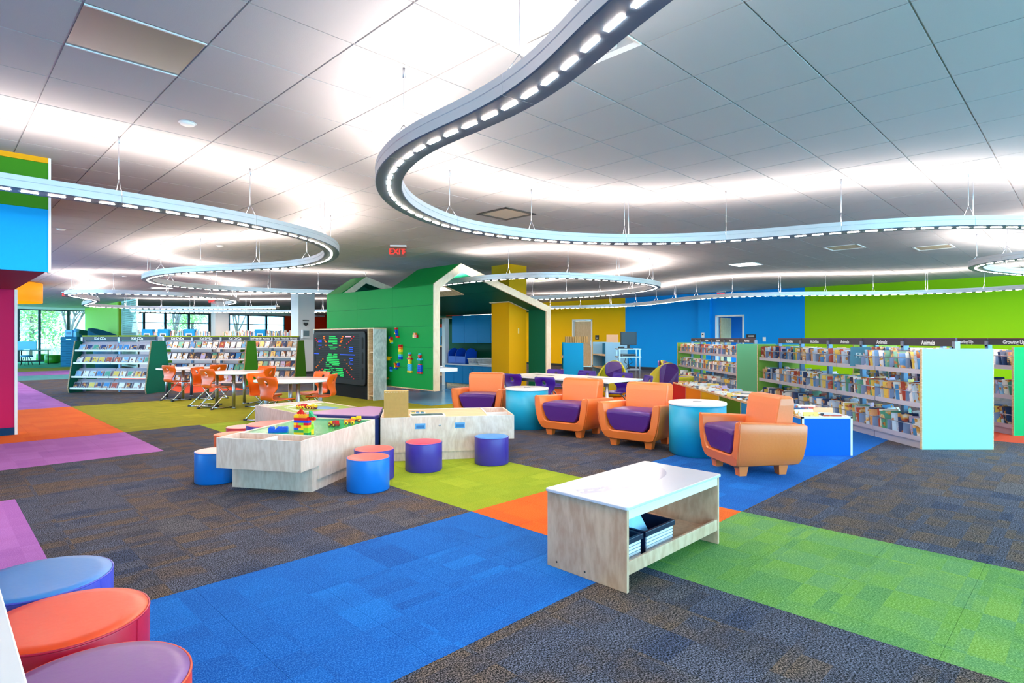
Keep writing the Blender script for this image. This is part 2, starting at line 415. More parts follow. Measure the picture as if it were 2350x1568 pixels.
# ---- right-hand wall (u = 21.355): green, blue, yellow, red sections
UW = 21.355
YEL, BLU, GRN, RED = paint('#ffc000'), paint('#0c9cf0'), paint('#a0d010'), paint('#ff4014')
wr = st('wall_right', MB().box(UW, UW + .2, -4, 7.1, 0, ZC + .03), GRN, label='long bright green painted wall section')
D2a, D2b, D1a, D1b = 9.27, 10.26, 16.25, 17.29
b = MB().box(UW, UW + .2, 7.1, D2a, 0, ZC + .03).box(UW, UW + .2, D2b, 14.42, 0, ZC + .03).box(UW, UW + .2, D2a, D2b, 2.12, ZC + .03)
st('wall_back', b, BLU, label='bright blue painted wall section with doorway')
b = MB().box(UW, UW + .2, 14.42, D1a, 0, ZC + .03).box(UW, UW + .2, D1b, 25, 0, ZC + .03).box(UW, UW + .2, D1a, D1b, 2.12, ZC + .03)
st('wall_yellow', b, YEL, label='golden yellow painted wall section with wooden door')
st('wall_red', MB().box(UW, UW + .2, 25, 41.6, 0, ZC + .03), RED, label='red orange wall section behind the play house')
st('trim_1', MB().box(UW - .16, UW + .01, 10.48, 10.96, 0, ZC + .03), BLU, label='blue pilaster beside the doorway')
st('baseboard_right', MB().box(UW - .015, UW, -4, D2a - .06, 0, .1).box(UW - .015, UW, D2b + .06, D1a - .06, 0, .1).box(UW - .015, UW, D1b + .06, 41, 0, .1), mat('baseboard_dark', '#23262e', .6))
# closed wooden door
def frame(mb, a, b_): 
    mb.box(UW - .03, UW + .2, a - .06, a, 0, 2.18).box(UW - .03, UW + .2, b_, b_ + .06, 0, 2.18).box(UW - .03, UW + .2, a - .06, b_ + .06, 2.12, 2.18); return mb
d1 = st('door_1', MB().box(UW + .08, UW + .12, D1a + .01, D1b - .01, .01, 2.1), M_MAPLE, label='closed pale wooden door in the yellow wall')
obj('door_frame', frame(MB(), D1a, D1b), M_WHITEP, d1)
hb = MB().tube([(UW + .07, D1a + .08, 1.0), (UW + .02, D1a + .08, 1.0), (UW + .02, D1a + .2, 1.0)], .011)
hb.box(UW + .065, UW + .08, D1a + .05, D1a + .11, .92, 1.2); obj('handle', hb, M_STEEL, d1)
# open doorway with inner room
d2 = st('door_2', frame(MB(), D2a, D2b), M_WHITEP, label='white framed open doorway in the blue wall')
obj('door_leaf', MB().box(UW + .2, UW + 1.1, D2b - .06, D2b - .02, .01, 2.1), M_MAPLE, d2)
obj('hinge', MB().box(UW + .16, UW + .2, D2b - .04, D2b - .01, 1.8, 1.92), M_STEEL, d2)
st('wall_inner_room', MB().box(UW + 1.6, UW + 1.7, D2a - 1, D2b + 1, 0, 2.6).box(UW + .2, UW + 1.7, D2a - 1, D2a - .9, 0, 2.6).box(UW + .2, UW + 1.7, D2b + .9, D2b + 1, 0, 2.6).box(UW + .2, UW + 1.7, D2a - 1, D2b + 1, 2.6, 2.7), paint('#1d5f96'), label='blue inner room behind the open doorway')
def wallthing(name, label, cat, v, z, w, h2, m, d=.02):
    x, y = UV(UW - .001, v); t = obj(name, MB().box(-d, 0, -w / 2, w / 2, -h2 / 2, h2 / 2), m, None, (x, y, z), A45, bevel=.004); tag(t, label, cat); return t
t = wallthing('room_sign', 'small black room sign beside the wooden door', 'sign', 15.92, 1.35, .2, .2, M_BLACK)
for q in range(2): obj('sign_line', MB().box(-.022, -.02, -.06, .04, -.02 - q * .04, -.008 - q * .04), M_SIGNTXT, t)
t = wallthing('room_sign', 'black room sign right of the open doorway', 'sign', 8.95, 1.38, .34, .14, M_BLACK)
for q in range(2): obj('sign_line', MB().box(-.022, -.02, -.12, .1, .02 - q * .04, .032 - q * .04), M_SIGNTXT, t)
t = wallthing('light_switch', 'white wall plate on the blue wall near the green section', 'switch', 8.47, 1.27, .11, .16, M_WHITEP)
obj('rocker', MB().box(-.026, -.02, -.025, .025, -.04, .04), M_WHITE, t)
x, y = UV(UW - .161, 10.75)
t = obj('thermostat', MB().box(-.025, 0, -.06, .06, -.09, .09), M_WHITEP, None, (x, y, 1.43), A45, bevel=.006); tag(t, 'white wall thermostat with dark screen on the blue pilaster', 'thermostat')
obj('screen', MB().box(-.028, -.025, -.03, .03, 0, .05), M_BLACK, t)

# ---- window wall (v = 41.5)
VW = 41.5
def wu(px):
    r = (px - PCX) / F; Y = VW * R2 / (1 - r); return Y * (1 + r) / R2
MULL = mat('mullion_dark', '#3a4654', .5, .3)
groups = [(-2.0, wu(42), wu(91), wu(157), wu(218)), (wu(300), wu(331), wu(380), wu(434), wu(481)), (wu(526), wu(570), wu(612), wu(654))]
wl = MB()
wl.box(-5, 21.4, VW, VW + .25, 2.92, ZC + .03).box(-5, -2, VW, VW + .25, 0, ZC + .03)
wl.box(wu(218), wu(300), VW, VW + .25, 0, ZC + .03).box(wu(481), wu(526), VW, VW + .25, 0, ZC + .03)
st('wall_left_windows', wl, M_WHITEP, label='white wall around the far window bands')
st('wall_red_end', MB().box(wu(654), 21.4, VW - .01, VW + .25, 0, 2.93), RED, label='red wall at the end of the far windows')
for gi, g in enumerate(groups):
    root = thing('window_%d' % (gi + 1), ['tall far left window onto green trees', 'middle far window band above the bookcases', 'far window band left of the red wall'][gi], None, kind='structure')
    root.rotation_euler = (0, 0, A45)
    for k in range(len(g)): obj('mullion', MB().box(g[k] - .06, g[k] + .06, VW, VW + .16, 0, 2.92), MULL, root)
    for k in range(len(g) - 1):
        obj('pane', MB().box(g[k] + .06, g[k + 1] - .06, VW + .07, VW + .085, .08, 2.86), M_GLASS, root)
    obj('head_rail', MB().box(g[0], g[-1], VW, VW + .16, 2.86, 2.92), MULL, root)
    obj('sill_rail', MB().box(g[0], g[-1], VW, VW + .16, 0, .08), MULL, root)
    if gi: obj('transom', MB().box(g[0], g[-1], VW + .03, VW + .12, 2.25, 2.31), M_WHITEP, root)
# partition at far left: lime wall + perforated screen on u = 6.45
UP_ = 6.45
st('wall_partition', MB().box(UP_, UP_ + .15, 33.0, VW, 0, ZC + .03), paint('#a8cf5a'), label='pale lime partition wall by the far left window')
st('trim_2', MB().box(UP_ - .05, UP_ + .2, 32.7, 33.0, 0, ZC + .03), paint('#8a9a14'), label='olive end post of the lime partition')
x, y = UV(UP_ + .05, 29.9)
scr = thing('perforated_screen', 'tall pale teal perforated screen beside the lime partition', 'screen', (x, y, 0), A45)
M_SCR = mat('screen_teal', '#bfe6e2', .5)
obj('frame', MB().box(0, .05, -.05, 0, 0, ZC).box(0, .05, 2.75, 2.8, 0, ZC).box(0, .05, 0, 2.75, 0, .08).box(0, .05, 0, 2.75, ZC - .06, ZC), M_SCR, scr)
b = MB()
nx, nz = 24, 30
for a in range(nx):
    for c in range(nz):
        y0 = 2.75 * (a + .5 * (c % 2)) / nx; z0 = .1 + 2.88 * c / nz
        w = 2.75 / nx; hh = 2.88 / nz
        # diagonal lattice bars
        for sx in (-1, 1):
            b.add([(.02, y0, z0), (.02, y0 + .035, z0), (.02, min(2.75, max(0, y0 + sx * w * .5 + .035)), z0 + hh), (.02, min(2.75, max(0, y0 + sx * w * .5)), z0 + hh),
                   (.03, y0, z0), (.03, y0 + .035, z0), (.03, min(2.75, max(0, y0 + sx * w * .5 + .035)), z0 + hh), (.03, min(2.75, max(0, y0 + sx * w * .5)), z0 + hh)],
                  [(0, 1, 2, 3), (7, 6, 5, 4), (0, 4, 5, 1), (3, 2, 6, 7)])
tag(obj('lattice', b, M_SCR, scr), kind='stuff')

# ---- glazed side of the hall right of the camera (daylight comes in here), added wall behind
root = thing('window_4', 'tall glazed side of the hall outside the picture', None, kind='structure'); root.rotation_euler = (0, 0, A45)
for k in range(14): obj('mullion', MB().box(-5 + k * 2.0, -4.9 + k * 2.0, -4.1, -3.95, 0, ZC), MULL, root)
st('wall_daylight_block', MB().box(-5.2, -5, -4, 7.2, 0, ZC + .03), mat('cream_paint', '#f4ece4', .7), label='cream wall added behind the camera to block daylight')  # unseen wall, added so that daylight enters only from the right
# ---- pink portal at the left
st('wall_left', MB().box(-6, .83, 10.34, 10.7, .1, 1.96), paint('#c81e58'), label='deep pink wall under the colour banded bulkhead')
st('baseboard_left', MB().box(-6, .84, 10.325, 10.71, 0, .1), paint('#123a62'))
so = st('trim_3', MB().box(-6, .83, 7.26, 10.7, 1.96, ZC), paint('#8c2a4c'), label='colour banded bulkhead hanging from the ceiling')  # darker copy of the pink paint; the soffit's shade is in the colour
obj('blue_panel', MB().box(-6, .83, 7.21, 7.26, 1.946, 2.553), paint('#0a9be0'), so)
obj('green_panel', MB().box(-6, .83, 7.21, 7.26, 2.555, 3.0), paint('#3c8418'), so)
obj('yellow_panel', MB().box(-6, .83, 7.205, 7.26, 3.002, ZC), paint('#e8a412'), so)
obj('edge_strip', MB().box(.83, .85, 7.2, 7.28, 1.94, ZC), M_WHITEP, so)
st('trim_4', MB().box(.83, .86, 10.32, 10.71, 0, 1.96), M_WHITEP, label='white edge strip of the pink wall')
# ---- columns
x, y = UV((21.6 - 7.76) / R2, (21.6 + 7.76) / R2)
c1 = st('column', MB().box(9.48, 10.1, 20.4, 21.02, 0, ZC), M_WHITEP, label='square white structural column left of the play house')
obj('column_base', MB().box(9.47, 10.11, 20.39, 21.03, 0, .1), mat('baseboard_dark'), c1)
c2 = st('column', MB().box(9.6, 10.2, 29.4, 30.0, 0, ZC), M_WHITEP, label='square white column among the far windows')
# AED on the first column
x, y = UV(9.55, 20.38)
t = thing('defibrillator_cabinet', 'white wall cabinet with black heart emblem on the white column', 'cabinet', (x, y, 0), A45)
obj('case', MB().box(.02, .3, -.12, 0, 1.3, 1.62), M_WHITEP, t, bevel=.01)
obj('window', MB().box(.05, .27, -.125, -.12, 1.38, 1.58), mat('smoke_pane', '#44505c', .2), t)
hp = [(math.sin(a) ** 3 * .09, (13 * math.cos(a) - 5 * math.cos(2 * a) - 2 * math.cos(3 * a) - math.cos(4 * a)) / 16 * .085) for a in [i * PI / 12 for i in range(24)]]
obj('heart_emblem', MB().extr([(.2 + a, 1.82 + c) for a, c in hp], 'y', -.012, -.001), M_BLACK, t)
obj('emblem_bar', MB().box(.08, .32, -.012, -.001, 1.93, 1.97), M_BLACK, t)

# ---- outdoors
gr = obj('ground', MB().box(-30, 50, VW + .3, 110, -.3, -.12), mat('lawn', '#7a8a5a', .95, vary=.3, bscale=3), None, rotz=A45); tag(gr, kind='structure', label='lawn outside the far windows')
M_LEAF = [mat('leaf_%d' % i, c, .7) for i, c in enumerate(['#86b070', '#b4c87c', '#74a084', '#c8d494'])]
M_BARK = mat('bark', '#7a6a68', .9)
def tree_green(u, v, hgt, rad, mi, label, seed):
    rnd = random.Random(seed); x, y = UV(u, v)
    t = thing('tree', label, 'tree', (x, y, -.12), 0, 'trees outside the far windows')
    obj('trunk', MB().tube([(0, 0, 0), (.05, 0, hgt * .4), (0, .05, hgt * .85)], [.16, .12, .03], 6), M_BARK, t)
    b = MB()
    blobs = [(rnd.uniform(-1, 1) * rad * .6, rnd.uniform(-1, 1) * rad * .6, hgt * rnd.uniform(.15, .92), rad * rnd.uniform(.35, .6)) for _ in range(16)]
    for k in range(4500):
        bx, by, bz, br = blobs[k % len(blobs)]
        d = Vector((rnd.gauss(0, 1), rnd.gauss(0, 1), rnd.gauss(0, 1))).normalized() * br * rnd.uniform(.55, 1.05)
        p = Vector((bx, by, bz)) + d; s = rnd.uniform(.05, .11)
        a = Vector((rnd.gauss(0, 1), rnd.gauss(0, 1), rnd.gauss(0, 1))).normalized(); c = a.orthogonal().normalized()
        b.add([p + a * s, p + c * s * .6, p - a * s, p - c * s * .6], [(0, 1, 2, 3)], rnd.choice([0, 0, 0, 1]))
    tag(obj('foliage', b, [M_LEAF[mi], M_LEAF[(mi + 1) % 4]], t), kind='stuff')
def tree_bare(u, v, hgt, label, seed):
    rnd = random.Random(seed); x, y = UV(u, v)
    t = thing('bare_tree', label, 'tree', (x, y, -.12), 0, 'bare trees outside the far windows')
    b = MB()
    def grow(p, d, l, r, n):
        q = p + d * l; b.tube([p, (p + q) / 2 + Vector((rnd.uniform(-.04, .04), rnd.uniform(-.04, .04), 0)) * l, q], [r, r * .85, r * .7], 5)
        if n == 0: return
        for _ in range(3 if n > 1 else 4):
            e = (d + Vector((rnd.uniform(-.5, .5), rnd.uniform(-.5, .5), rnd.uniform(.0, .35)))).normalized()
            grow(q if rnd.random() < .6 else p + d * l * .7, e, l * rnd.uniform(.6, .82), r * .6, n - 1)
    obj('trunk', MB().tube([(0, 0, 0), (0, 0, hgt * .25)], [.2, .15], 8), M_BARK, t)
    for _ in range(5):
        grow(Vector((0, 0, hgt * .22)), Vector((rnd.uniform(-.4, .4), rnd.uniform(-.4, .4), 1)).normalized(), hgt * .26, .07, 4)
    tag(obj('branches', b, M_BARK, t), kind='stuff')
tree_green(2.4, 47, 6.5, 2.2, 0, 'green leafy tree outside left edge of the far left window', 1)
tree_green(5.2, 53.5, 6, 2.3, 1, 'yellow green tree low outside the far left window', 2)
tree_green(9.2, 48, 7, 1.9, 2, 'blue green tree outside right side of the far left window', 3)
tree_green(15.2, 52, 6, 2.0, 3, 'pale green tree outside the middle window band', 4)
tree_green(-2.6, 46, 8, 2.4, 2, 'dark green tree beyond the pink wall outside', 5)
tree_green(4.0, 56, 9, 2.8, 3, 'tall pale tree behind the other window trees', 6)
tree_bare(6.3, 45.6, 6, 'bare many branched tree outside the far left window', 11)
tree_bare(12.9, 48, 7, 'bare upright tree outside the middle window band', 12)
tree_bare(18.0, 50, 8, 'bare wide tree outside the right window band', 13)
tree_bare(21.6, 47, 7, 'bare thin tree outside next to the red wall', 14)
tree_bare(11.0, 53, 7, 'bare pinkish tree left in the middle window band', 15)
x, y = UV(-2, 44.5)
t = thing('picket_fence', 'low white picket fence outside the far left window', 'fence', (x, y, -.12), A45)
pk = MB().box(-.05, .05, -.015, .015, 0, .95).mesh('picket', M_WHITEP)
for k in range(46): obj('picket', pk, None, t, (k * .28, 0, 0))
obj('rail', MB().box(-.1, 12.8, .015, .04, .25, .32).box(-.1, 12.8, .015, .04, .75, .82), M_WHITEP, t)

# ================================================================ PLAY HOUSE (built in u,v on the 45 degree grid)
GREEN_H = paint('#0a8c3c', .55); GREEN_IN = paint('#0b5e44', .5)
HU0, HU1, HV0, HV1 = 7.0, 10.45, 9.16, 13.5
ZE, ZP, ZR, UPK = 2.38, 2.83, 2.045, 7.68
sl = (ZP - ZR) / (HU1 - UPK)
house = thing('play_house', 'green play house with plywood edged gable roof and open front', 'playhouse', (0, 0, 0), A45)
house.location = (0, 0, 0)
TH = .13
# left wall: backing plus planks
obj('wall_core', MB().box(HU0 + .02, HU0 + TH, HV0 + .02, HV1, .29, ZE - .03), GREEN_IN, house)
rows = 5; cols = [HV0 + .02, 10.6, 12.05, HV1]
for r in range(rows):
    z0 = .285 + (ZE - .285) * r / rows; z1 = .285 + (ZE - .285) * (r + 1) / rows
    for c in range(3): obj('wall_plank', MB().box(HU0, HU0 + .02, cols[c] + .002, cols[c + 1] - .002, z0 + .0025, z1 - .0025), GREEN_H, house)
obj('sill_edge', MB().box(HU0 - .004, HU0 + TH, HV0, HV1, .265, .285), M_BIRCHX, house)
# right wall
obj('right_wall', MB().box(HU1 - TH, HU1, HV0 + .02, 9.75, 0, ZR - .02), GREEN_IN, house)
obj('right_wall', MB().box(10.72, 10.8, 10.4, HV1, 0, 1.95), GREEN_IN, house)
# gable board (front) and second gable (back)
def zroof(u): return ZE + (ZP - ZE) * (u - HU0) / (UPK - HU0) if u < UPK else ZP - sl * (u - UPK)
outer = [(HU0, .265), (HU0, ZE), (UPK, ZP), (HU1, ZR), (HU1, 0)]
inner = [(HU1 - .14, 0), (HU1 - .14, ZR - .115), (UPK + .02, ZP - .155), (HU0 + .14, ZE - .09), (HU0 + .14, .265)]
b = MB()
def bar(mb, p, q, r, s, v0, v1, mi=0):
    mb.extr([p, q, r, s], 'y', v0, v1, mi)
I = list(reversed(inner))
for k in range(4): bar(b, outer[k], outer[k + 1], I[k + 1], I[k], HV0 - .015, HV0 + .03)
obj('gable_frame', b, M_PLYEDGE, house)
def roofslab(name, u0, u1, v0, v1, m_in):
    z0, z1 = zroof(u0), zroof(u1)
    b = MB().extr([(u0, z0), (u1, z1), (u1, z1 - .03), (u0, z0 - .03)], 'y', v0, v1, 0)
    o = obj(name, b, GREEN_H, house)
    b = MB().extr([(u0 + .01, z0 - .03), (u1 - .01, z1 - .03), (u1 - .01, z1 - .1), (u0 + .01, z0 - .1)], 'y', v0 + .01, v1 - .01, 0)
    obj('roof_lining', b, m_in, o)
roofslab('roof_left', HU0, UPK, HV0, 10.62, GREEN_IN)
roofslab('roof_ridge_right', UPK, 9.0, HV0, 10.62, GREEN_IN)
roofslab('roof_right', 9.0, HU1, HV0, HV1, GREEN_IN)
V2 = 12.8
roofslab('roof_left', HU0, UPK, V2, HV1, GREEN_IN)
roofslab('roof_ridge_right', UPK, 9.0, V2, HV1, GREEN_IN)
b = MB()
bar(b, (HU0 + .05, ZE), (UPK, ZP), (UPK, ZP - .16), (HU0 + .25, ZE - .03), V2 - .02, V2 + .02)
bar(b, (UPK, ZP), (9.2, zroof(9.2)), (9.1, zroof(9.1) - .14), (UPK, ZP - .16), V2 - .02, V2 + .02)
obj('rear_gable_frame', b, M_PLYEDGE, house)
obj('opening_trim', MB().extr([(7.7, ZP - .02), (9.0, zroof(9.0)), (9.0, zroof(9.0) - .12), (7.7, ZP - .14)], 'y', 10.62, 10.66).extr([(8.99, zroof(9.) + .01), (9.03, zroof(9.03) + .01), (9.03, zroof(9.) - .12), (8.99, zroof(9.) - .12)], 'y', 10.66, 12.8), M_BIRCHX, house)
obj('rear_header', MB().box(HU0 + TH, 10.7, HV1 - .08, HV1, 1.72, 2.0), GREEN_IN, house)
obj('rear_gable_panel', MB().extr([(HU0 + .1, 2.0), (HU0 + .1, ZE - .05), (UPK, ZP - .1), (HU1, ZR - .1), (HU1, 2.0 - .1)], 'y', HV1 - .05, HV1), GREEN_IN, house)
obj('vinyl_floor', MB().box(6.87, 10.45, 9.07, 13.6, .0, .004), mat('blue_vinyl', '#5fa8d0', .16, vary=.08, bscale=3), house)
x, y = UV(9.97, 10.07)
ycol = thing('column', 'square yellow column rising through the play house roof', None, (x, y, 0), A45, kind='structure')
obj('shaft', MB().box(-.3, .3, -.3, .3, 0, ZC), paint('#d8a00a'), ycol)
obj('collar', MB().extr([(-.34, zroof(9.63) - .118), (.34, zroof(10.31) - .118), (.34, zroof(10.31) - .105), (-.34, zroof(9.63) - .105)], 'y', -.34, .34), M_PLYEDGE, ycol)
obj('wall_plate', MB().box(.0, .03, -.31, -.3, 1.42, 1.54), paint('#e8d9a0'), ycol)
obj('outlet', MB().box(-.31, -.3, -.02, .08, .36, .44), M_WHITEP, ycol)
# white post beside the cabinets
x, y = UV(10.25, 12.88)
t = thing('white_post', 'slim white post with square top plate beside the blue cupboards', 'post', (x, y, 0), A45)
obj('shaft', MB().box(-.07, .07, -.07, .07, .0, 1.86), M_WHITEP, t); obj('top_plate', MB().box(-.22, .22, -.22, .22, 1.86, 1.875), M_BIRCHX, t)
# kitchenette
BLC = paint('#0f86c8', .4)
x, y = UV(10.1, 10.42)
low = thing('base_cabinet', 'bright blue base cupboards with grey worktop in the play house', 'cabinet', (x, y, 0), A45)
LL = 2.3
obj('body', MB().box(.02, .58, 0, LL, .09, .58), BLC, low); obj('plinth', MB().box(.06, .56, .02, LL - .02, 0, .09), M_BIRCHX, low)
obj('worktop', MB().box(-.03, .6, -.0, LL + .03, .58, .615), mat('worktop_grey', '#d8d8de', .25), low, bevel=.004)
nd = 6
for k in range(nd):
    d = obj('door', MB().box(0, .02, LL * k / nd + .004, LL * (k + 1) / nd - .004, .1, .57), BLC, low, bevel=.003)
    kx = LL * (k + (.15 if k % 2 else .85)) / nd
    obj('knob', MB().lathe([(.001, 0), (.008, .002), (.008, .014), (.014, .02), (.012, .028), (.001, .03)], 10), M_CHROME, d, (0, kx, .5), rot=(0, -PI / 2, 0))
x, y = UV(10.25, 10.5)
up = thing('wall_cabinet', 'bright blue wall cupboards with small knobs in the play house', 'cabinet', (x, y, 0), A45)
LU = 2.1
obj('body', MB().box(.02, .45, 0, LU, 1.18, 1.92), BLC, up)
for k in range(4):
    d = obj('door', MB().box(0, .02, LU * k / 4 + .003, LU * (k + 1) / 4 - .003, 1.18, 1.92), BLC, up, bevel=.003)
    kx = LU * (k + (.12 if k % 2 else .88)) / 4
    obj('knob', MB().lathe([(.001, 0), (.008, .002), (.008, .014), (.014, .02), (.001, .028)], 10), M_CHROME, d, (0, kx, 1.84), rot=(0, -PI / 2, 0))
def kit(name, label, cat, du, dv, z=.615):
    x, y = UV(10.1 + du, 10.42 + dv); return thing(name, label, cat, (x, y, z), A45)
# blue toy bin
t = kit('toy_bin', 'blue plastic toy bin with two rounded sides on the worktop', 'bin', .28, 1.94)
for s, w in ((-.42, .02), (-.02, .02), (.3, .02)):
    pr = [(-.2, 0), (.2, 0), (.2, .2)] + [(.2 * math.cos(a), .24 + .18 * math.sin(a)) for a in [i * PI / 10 for i in range(11)]] + [(-.2, .2)]
    obj('side_panel', MB().extr(pr, 'y', s, s + w), plast('#0b4fd0'), t)
obj('tray', MB().box(-.2, .2, -.42, .32, 0, .02).box(-.2, -.18, -.42, .32, 0, .2).box(.18, .2, -.42, .32, 0, .34), plast('#0b4fd0'), t)
# laundry baskets
def basket(t, L, Wd, Hh, m):
    obj('rim', MB().prism(rrect(-L / 2 - .015, L / 2 + .015, -Wd / 2 - .015, Wd / 2 + .015, .05), Hh - .012, Hh).tube([(a, c, Hh) for a, c in rrect(-L / 2, L / 2, -Wd / 2, Wd / 2, .05)], .012, 6, closed=True), m, t)
    b = MB(); pts = rrect(-L / 2, L / 2, -Wd / 2, Wd / 2, .05, 3); n = len(pts); sc = .86
    per = []
    for i in range(n):
        a, c = Vector(pts[i]), Vector(pts[(i + 1) % n]); k = max(1, int((c - a).length / .022))
        per += [a + (c - a) * q / k for q in range(k)]
    for i, p in enumerate(per):
        q = p * sc; b.tube([(q.x, q.y, .02), (p.x, p.y, Hh)], .004, 4)
    for z in (.03, .06, .09, .12):
        if z < Hh: f = sc + (1 - sc) * z / Hh; b.tube([(p.x * f, p.y * f, z) for p in [Vector(w) for w in pts]], .005, 4, closed=True)
    b.prism([(x * sc, y * sc) for x, y in pts], 0, .03)
    tag(obj('woven_side', b, m, t), kind='stuff')
M_BASK = plast('#e4e8f2', .4)
t = kit('laundry_basket', 'smaller white slatted plastic basket on the worktop', 'basket', .22, 1.32); basket(t, .26, .3, .15, M_BASK)
t = kit('laundry_basket', 'larger white slatted plastic basket on the worktop near the tap', 'basket', .24, .8); basket(t, .34, .56, .16, M_BASK)
t = kit('tap', 'chrome gooseneck tap standing on the worktop', 'tap', .42, .28)
obj('spout', MB().tube([(0, 0, 0), (0, 0, .2)] + [(-.07 + .07 * math.cos(a), 0, .2 + .07 * math.sin(a)) for a in [i * PI / 8 for i in range(1, 9)]] + [(-.14, 0, .15)], .012, 8), M_CHROME, t)
obj('base', MB().lathe([(.035, 0), (.03, .02), (.018, .03), (.018, .08)], 14), M_CHROME, t)
obj('handle', MB().tube([(0, .02, .06), (0, .07, .1)], .008, 6), M_CHROME, t)
# white tray table with arm lamp inside the house front
x, y = UV(7.75, 10.05)
t = thing('tray_table', 'white slab table with blue inlay just inside the house opening', 'table', (x, y, 0), A45)
obj('top', MB().box(-.55, .34, -.3, .3, .59, .67), M_WHITE, t, bevel=.006); obj('inlay', MB().box(-.5, .05, -.25, .25, .67, .674), paint('#1878c8'), t)
obj('wall_bracket', MB().box(-.62, -.5, -.1, .1, .45, .62), M_WHITE, t)
t = thing('arm_lamp', 'white bent tube lamp on round base on the tray table', 'lamp', (x + .02, y + .1, .674), A45)
obj('base', MB().lathe([(.11, 0), (.11, .015), (.09, .03), (.02, .035)], 24), M_WHITE, t)
obj('arm', MB().tube([(0, 0, .03), (0, 0, .3), (-.01, .0, .34), (-.05, 0, .36), (-.3, 0, .36)], .014, 8), M_WHITE, t)
obj('head', MB().box(-.36, -.1, -.04, .04, .372, .4), M_WHITE, t, bevel=.006)

# ---- light peg wall
PU, PV0, PV1, PZ = 6.58, 10.66, 13.36, 1.5
pw = thing('peg_wall', 'plywood cabinet with black light peg board and side niche', 'cabinet', (0, 0, 0), A45)
obj('end_panel', MB().box(PU, HU0 - .11, PV0, PV0 + .025, 0, PZ), M_GREYWOOD, pw)
obj('end_panel', MB().box(PU, HU0 - .11, PV1 - .025, PV1, 0, PZ), M_GREYWOOD, pw)
obj('top_panel', MB().box(PU, HU0 - .11, PV0, PV1, PZ, PZ + .025), M_BIRCHX, pw)
obj('back_panel', MB().box(HU0 - .13, HU0 - .11, PV0 + .025, PV1 - .025, 0, PZ), M_BIRCHX, pw)
obj('divider', MB().box(PU, HU0 - .13, 10.86, 10.9, 0, PZ), M_BIRCHX, pw)
for z in (.08, .56, 1.0): obj('niche_shelf', MB().box(PU + .02, HU0 - .13, PV0 + .025, 10.86, z, z + .022), M_BIRCHX, pw)
obj('spacer', MB().box(HU0 - .11, HU0, PV0 + .2, PV1 - .2, .3, 1.4), M_BIRCHX, pw)
obj('lower_panel', MB().box(PU + .02, PU + .06, 10.9, PV1 - .03, 0, PZ), mat('black_panel', '#120e0e', .7, spec=.15), pw)
bd = MB(); prof = rrect(10.95, 13.3, .29, 1.45, .07)
bd.extr(prof, 'x', PU - .03, PU + .02)
board = obj('peg_board', bd, mat('peg_board_black', '#161316', .55, spec=.25), pw, bevel=.008)
for v in (11.05, 13.2):
    for z in (.55, .88, 1.2):
        obj('grip_slot', MB().extr(rrect(v - .035, v + .035, z - .13, z + .13, .034), 'x', PU - .0315, PU - .03), M_VOID, board)
holes = MB()
for a in range(48):
    for c in range(25):
        v = 11.2 + a * .041; z = .42 + c * .04
        holes.add([(PU - .0308, v - .011, z - .011), (PU - .0308, v - .011, z + .011), (PU - .0308, v + .011, z + .011), (PU - .0308, v + .011, z - .011)], [(0, 1, 2, 3)])
tag(obj('peg_holes', holes, M_VOID, board), kind='stuff')
PEG = {'g': plast('#24c060'), 'o': plast('#e86a18'), 'b': plast('#2858e0'), 'r': plast('#c82434'), 'w': plast('#f0b0c0')}
for k, c in (('g', '#30e070'), ('o', '#ff7a20'), ('b', '#3060ff'), ('r', '#ff3040'), ('w', '#ffc0d0')):
    bs = PEG[k].node_tree.nodes['Principled BSDF']; bs.inputs['Emission Color'].default_value = lin(c); bs.inputs['Emission Strength'].default_value = .3
pm = {k: MB().lathe([(.011, 0), (.012, .012), (.009, .02), (.001, .024)], 8).mesh('peg', PEG[k]) for k in PEG}
def pegzone(x, y, k):
    px = 540 + x / 6.53; py = 750 + y / 6.53; r = (px - PCX) / F
    Y = PU * R2 / (1 + r); v = Y * (1 - r) / R2; z = CH - (py - PHY) / F * Y
    v = 11.2 + round((v - 11.2) / .041) * .041; z = .42 + round((z - .42) / .04) * .04
    if (round(v, 3), round(z, 3)) in pegs: return
    pegs.add((round(v, 3), round(z, 3)))
    obj('peg', pm[k], None, board, (PU - .03, v, z), rot=(0, -PI / 2, 0))
pegs = set()
def row(y, x0, x1, k, st_=13):
    x = x0
    while x <= x1 + 1: pegzone(x, y, k); x += st_
for q, (y, w) in enumerate(zip((152, 181, 210, 239, 268, 297, 325), (42, 52, 60, 62, 60, 52, 38))): row(y, 1487 - w, 1487 + w, 'g')
for y, segs in ((410, ((1420, 1465), (1500, 1545))), (440, ((1415, 1468), (1495, 1550))), (468, ((1405, 1558),)), (497, ((1400, 1568),)), (525, ((1392, 1575),)), (553, ((1385, 1580),)), (581, ((1385, 1575),)),
                (612, ((1445, 1520),)), (638, ((1360, 1445), (1470, 1490), (1532, 1630))), (665, ((1350, 1378), (1410, 1455), (1490, 1640))), (691, ((1340, 1440), (1480, 1640))), (718, ((1370, 1460), (1500, 1650))), (745, ((1450, 1530), (1605, 1655)))):
    for a, c in segs: row(y, a, c, 'g')
def line(x0, y0, x1, y1, n, k):
    for i in range(n): pegzone(x0 + (x1 - x0) * i / (n - 1), y0 + (y1 - y0) * i / (n - 1), k)
line(1345, 150, 1380, 268, 5, 'o'); line(1360, 150, 1392, 268, 5, 'o'); line(1640, 152, 1600, 270, 5, 'o'); line(1625, 152, 1590, 270, 5, 'o')
line(1335, 490, 1240, 597, 5, 'o'); line(1665, 510, 1775, 640, 5, 'o')
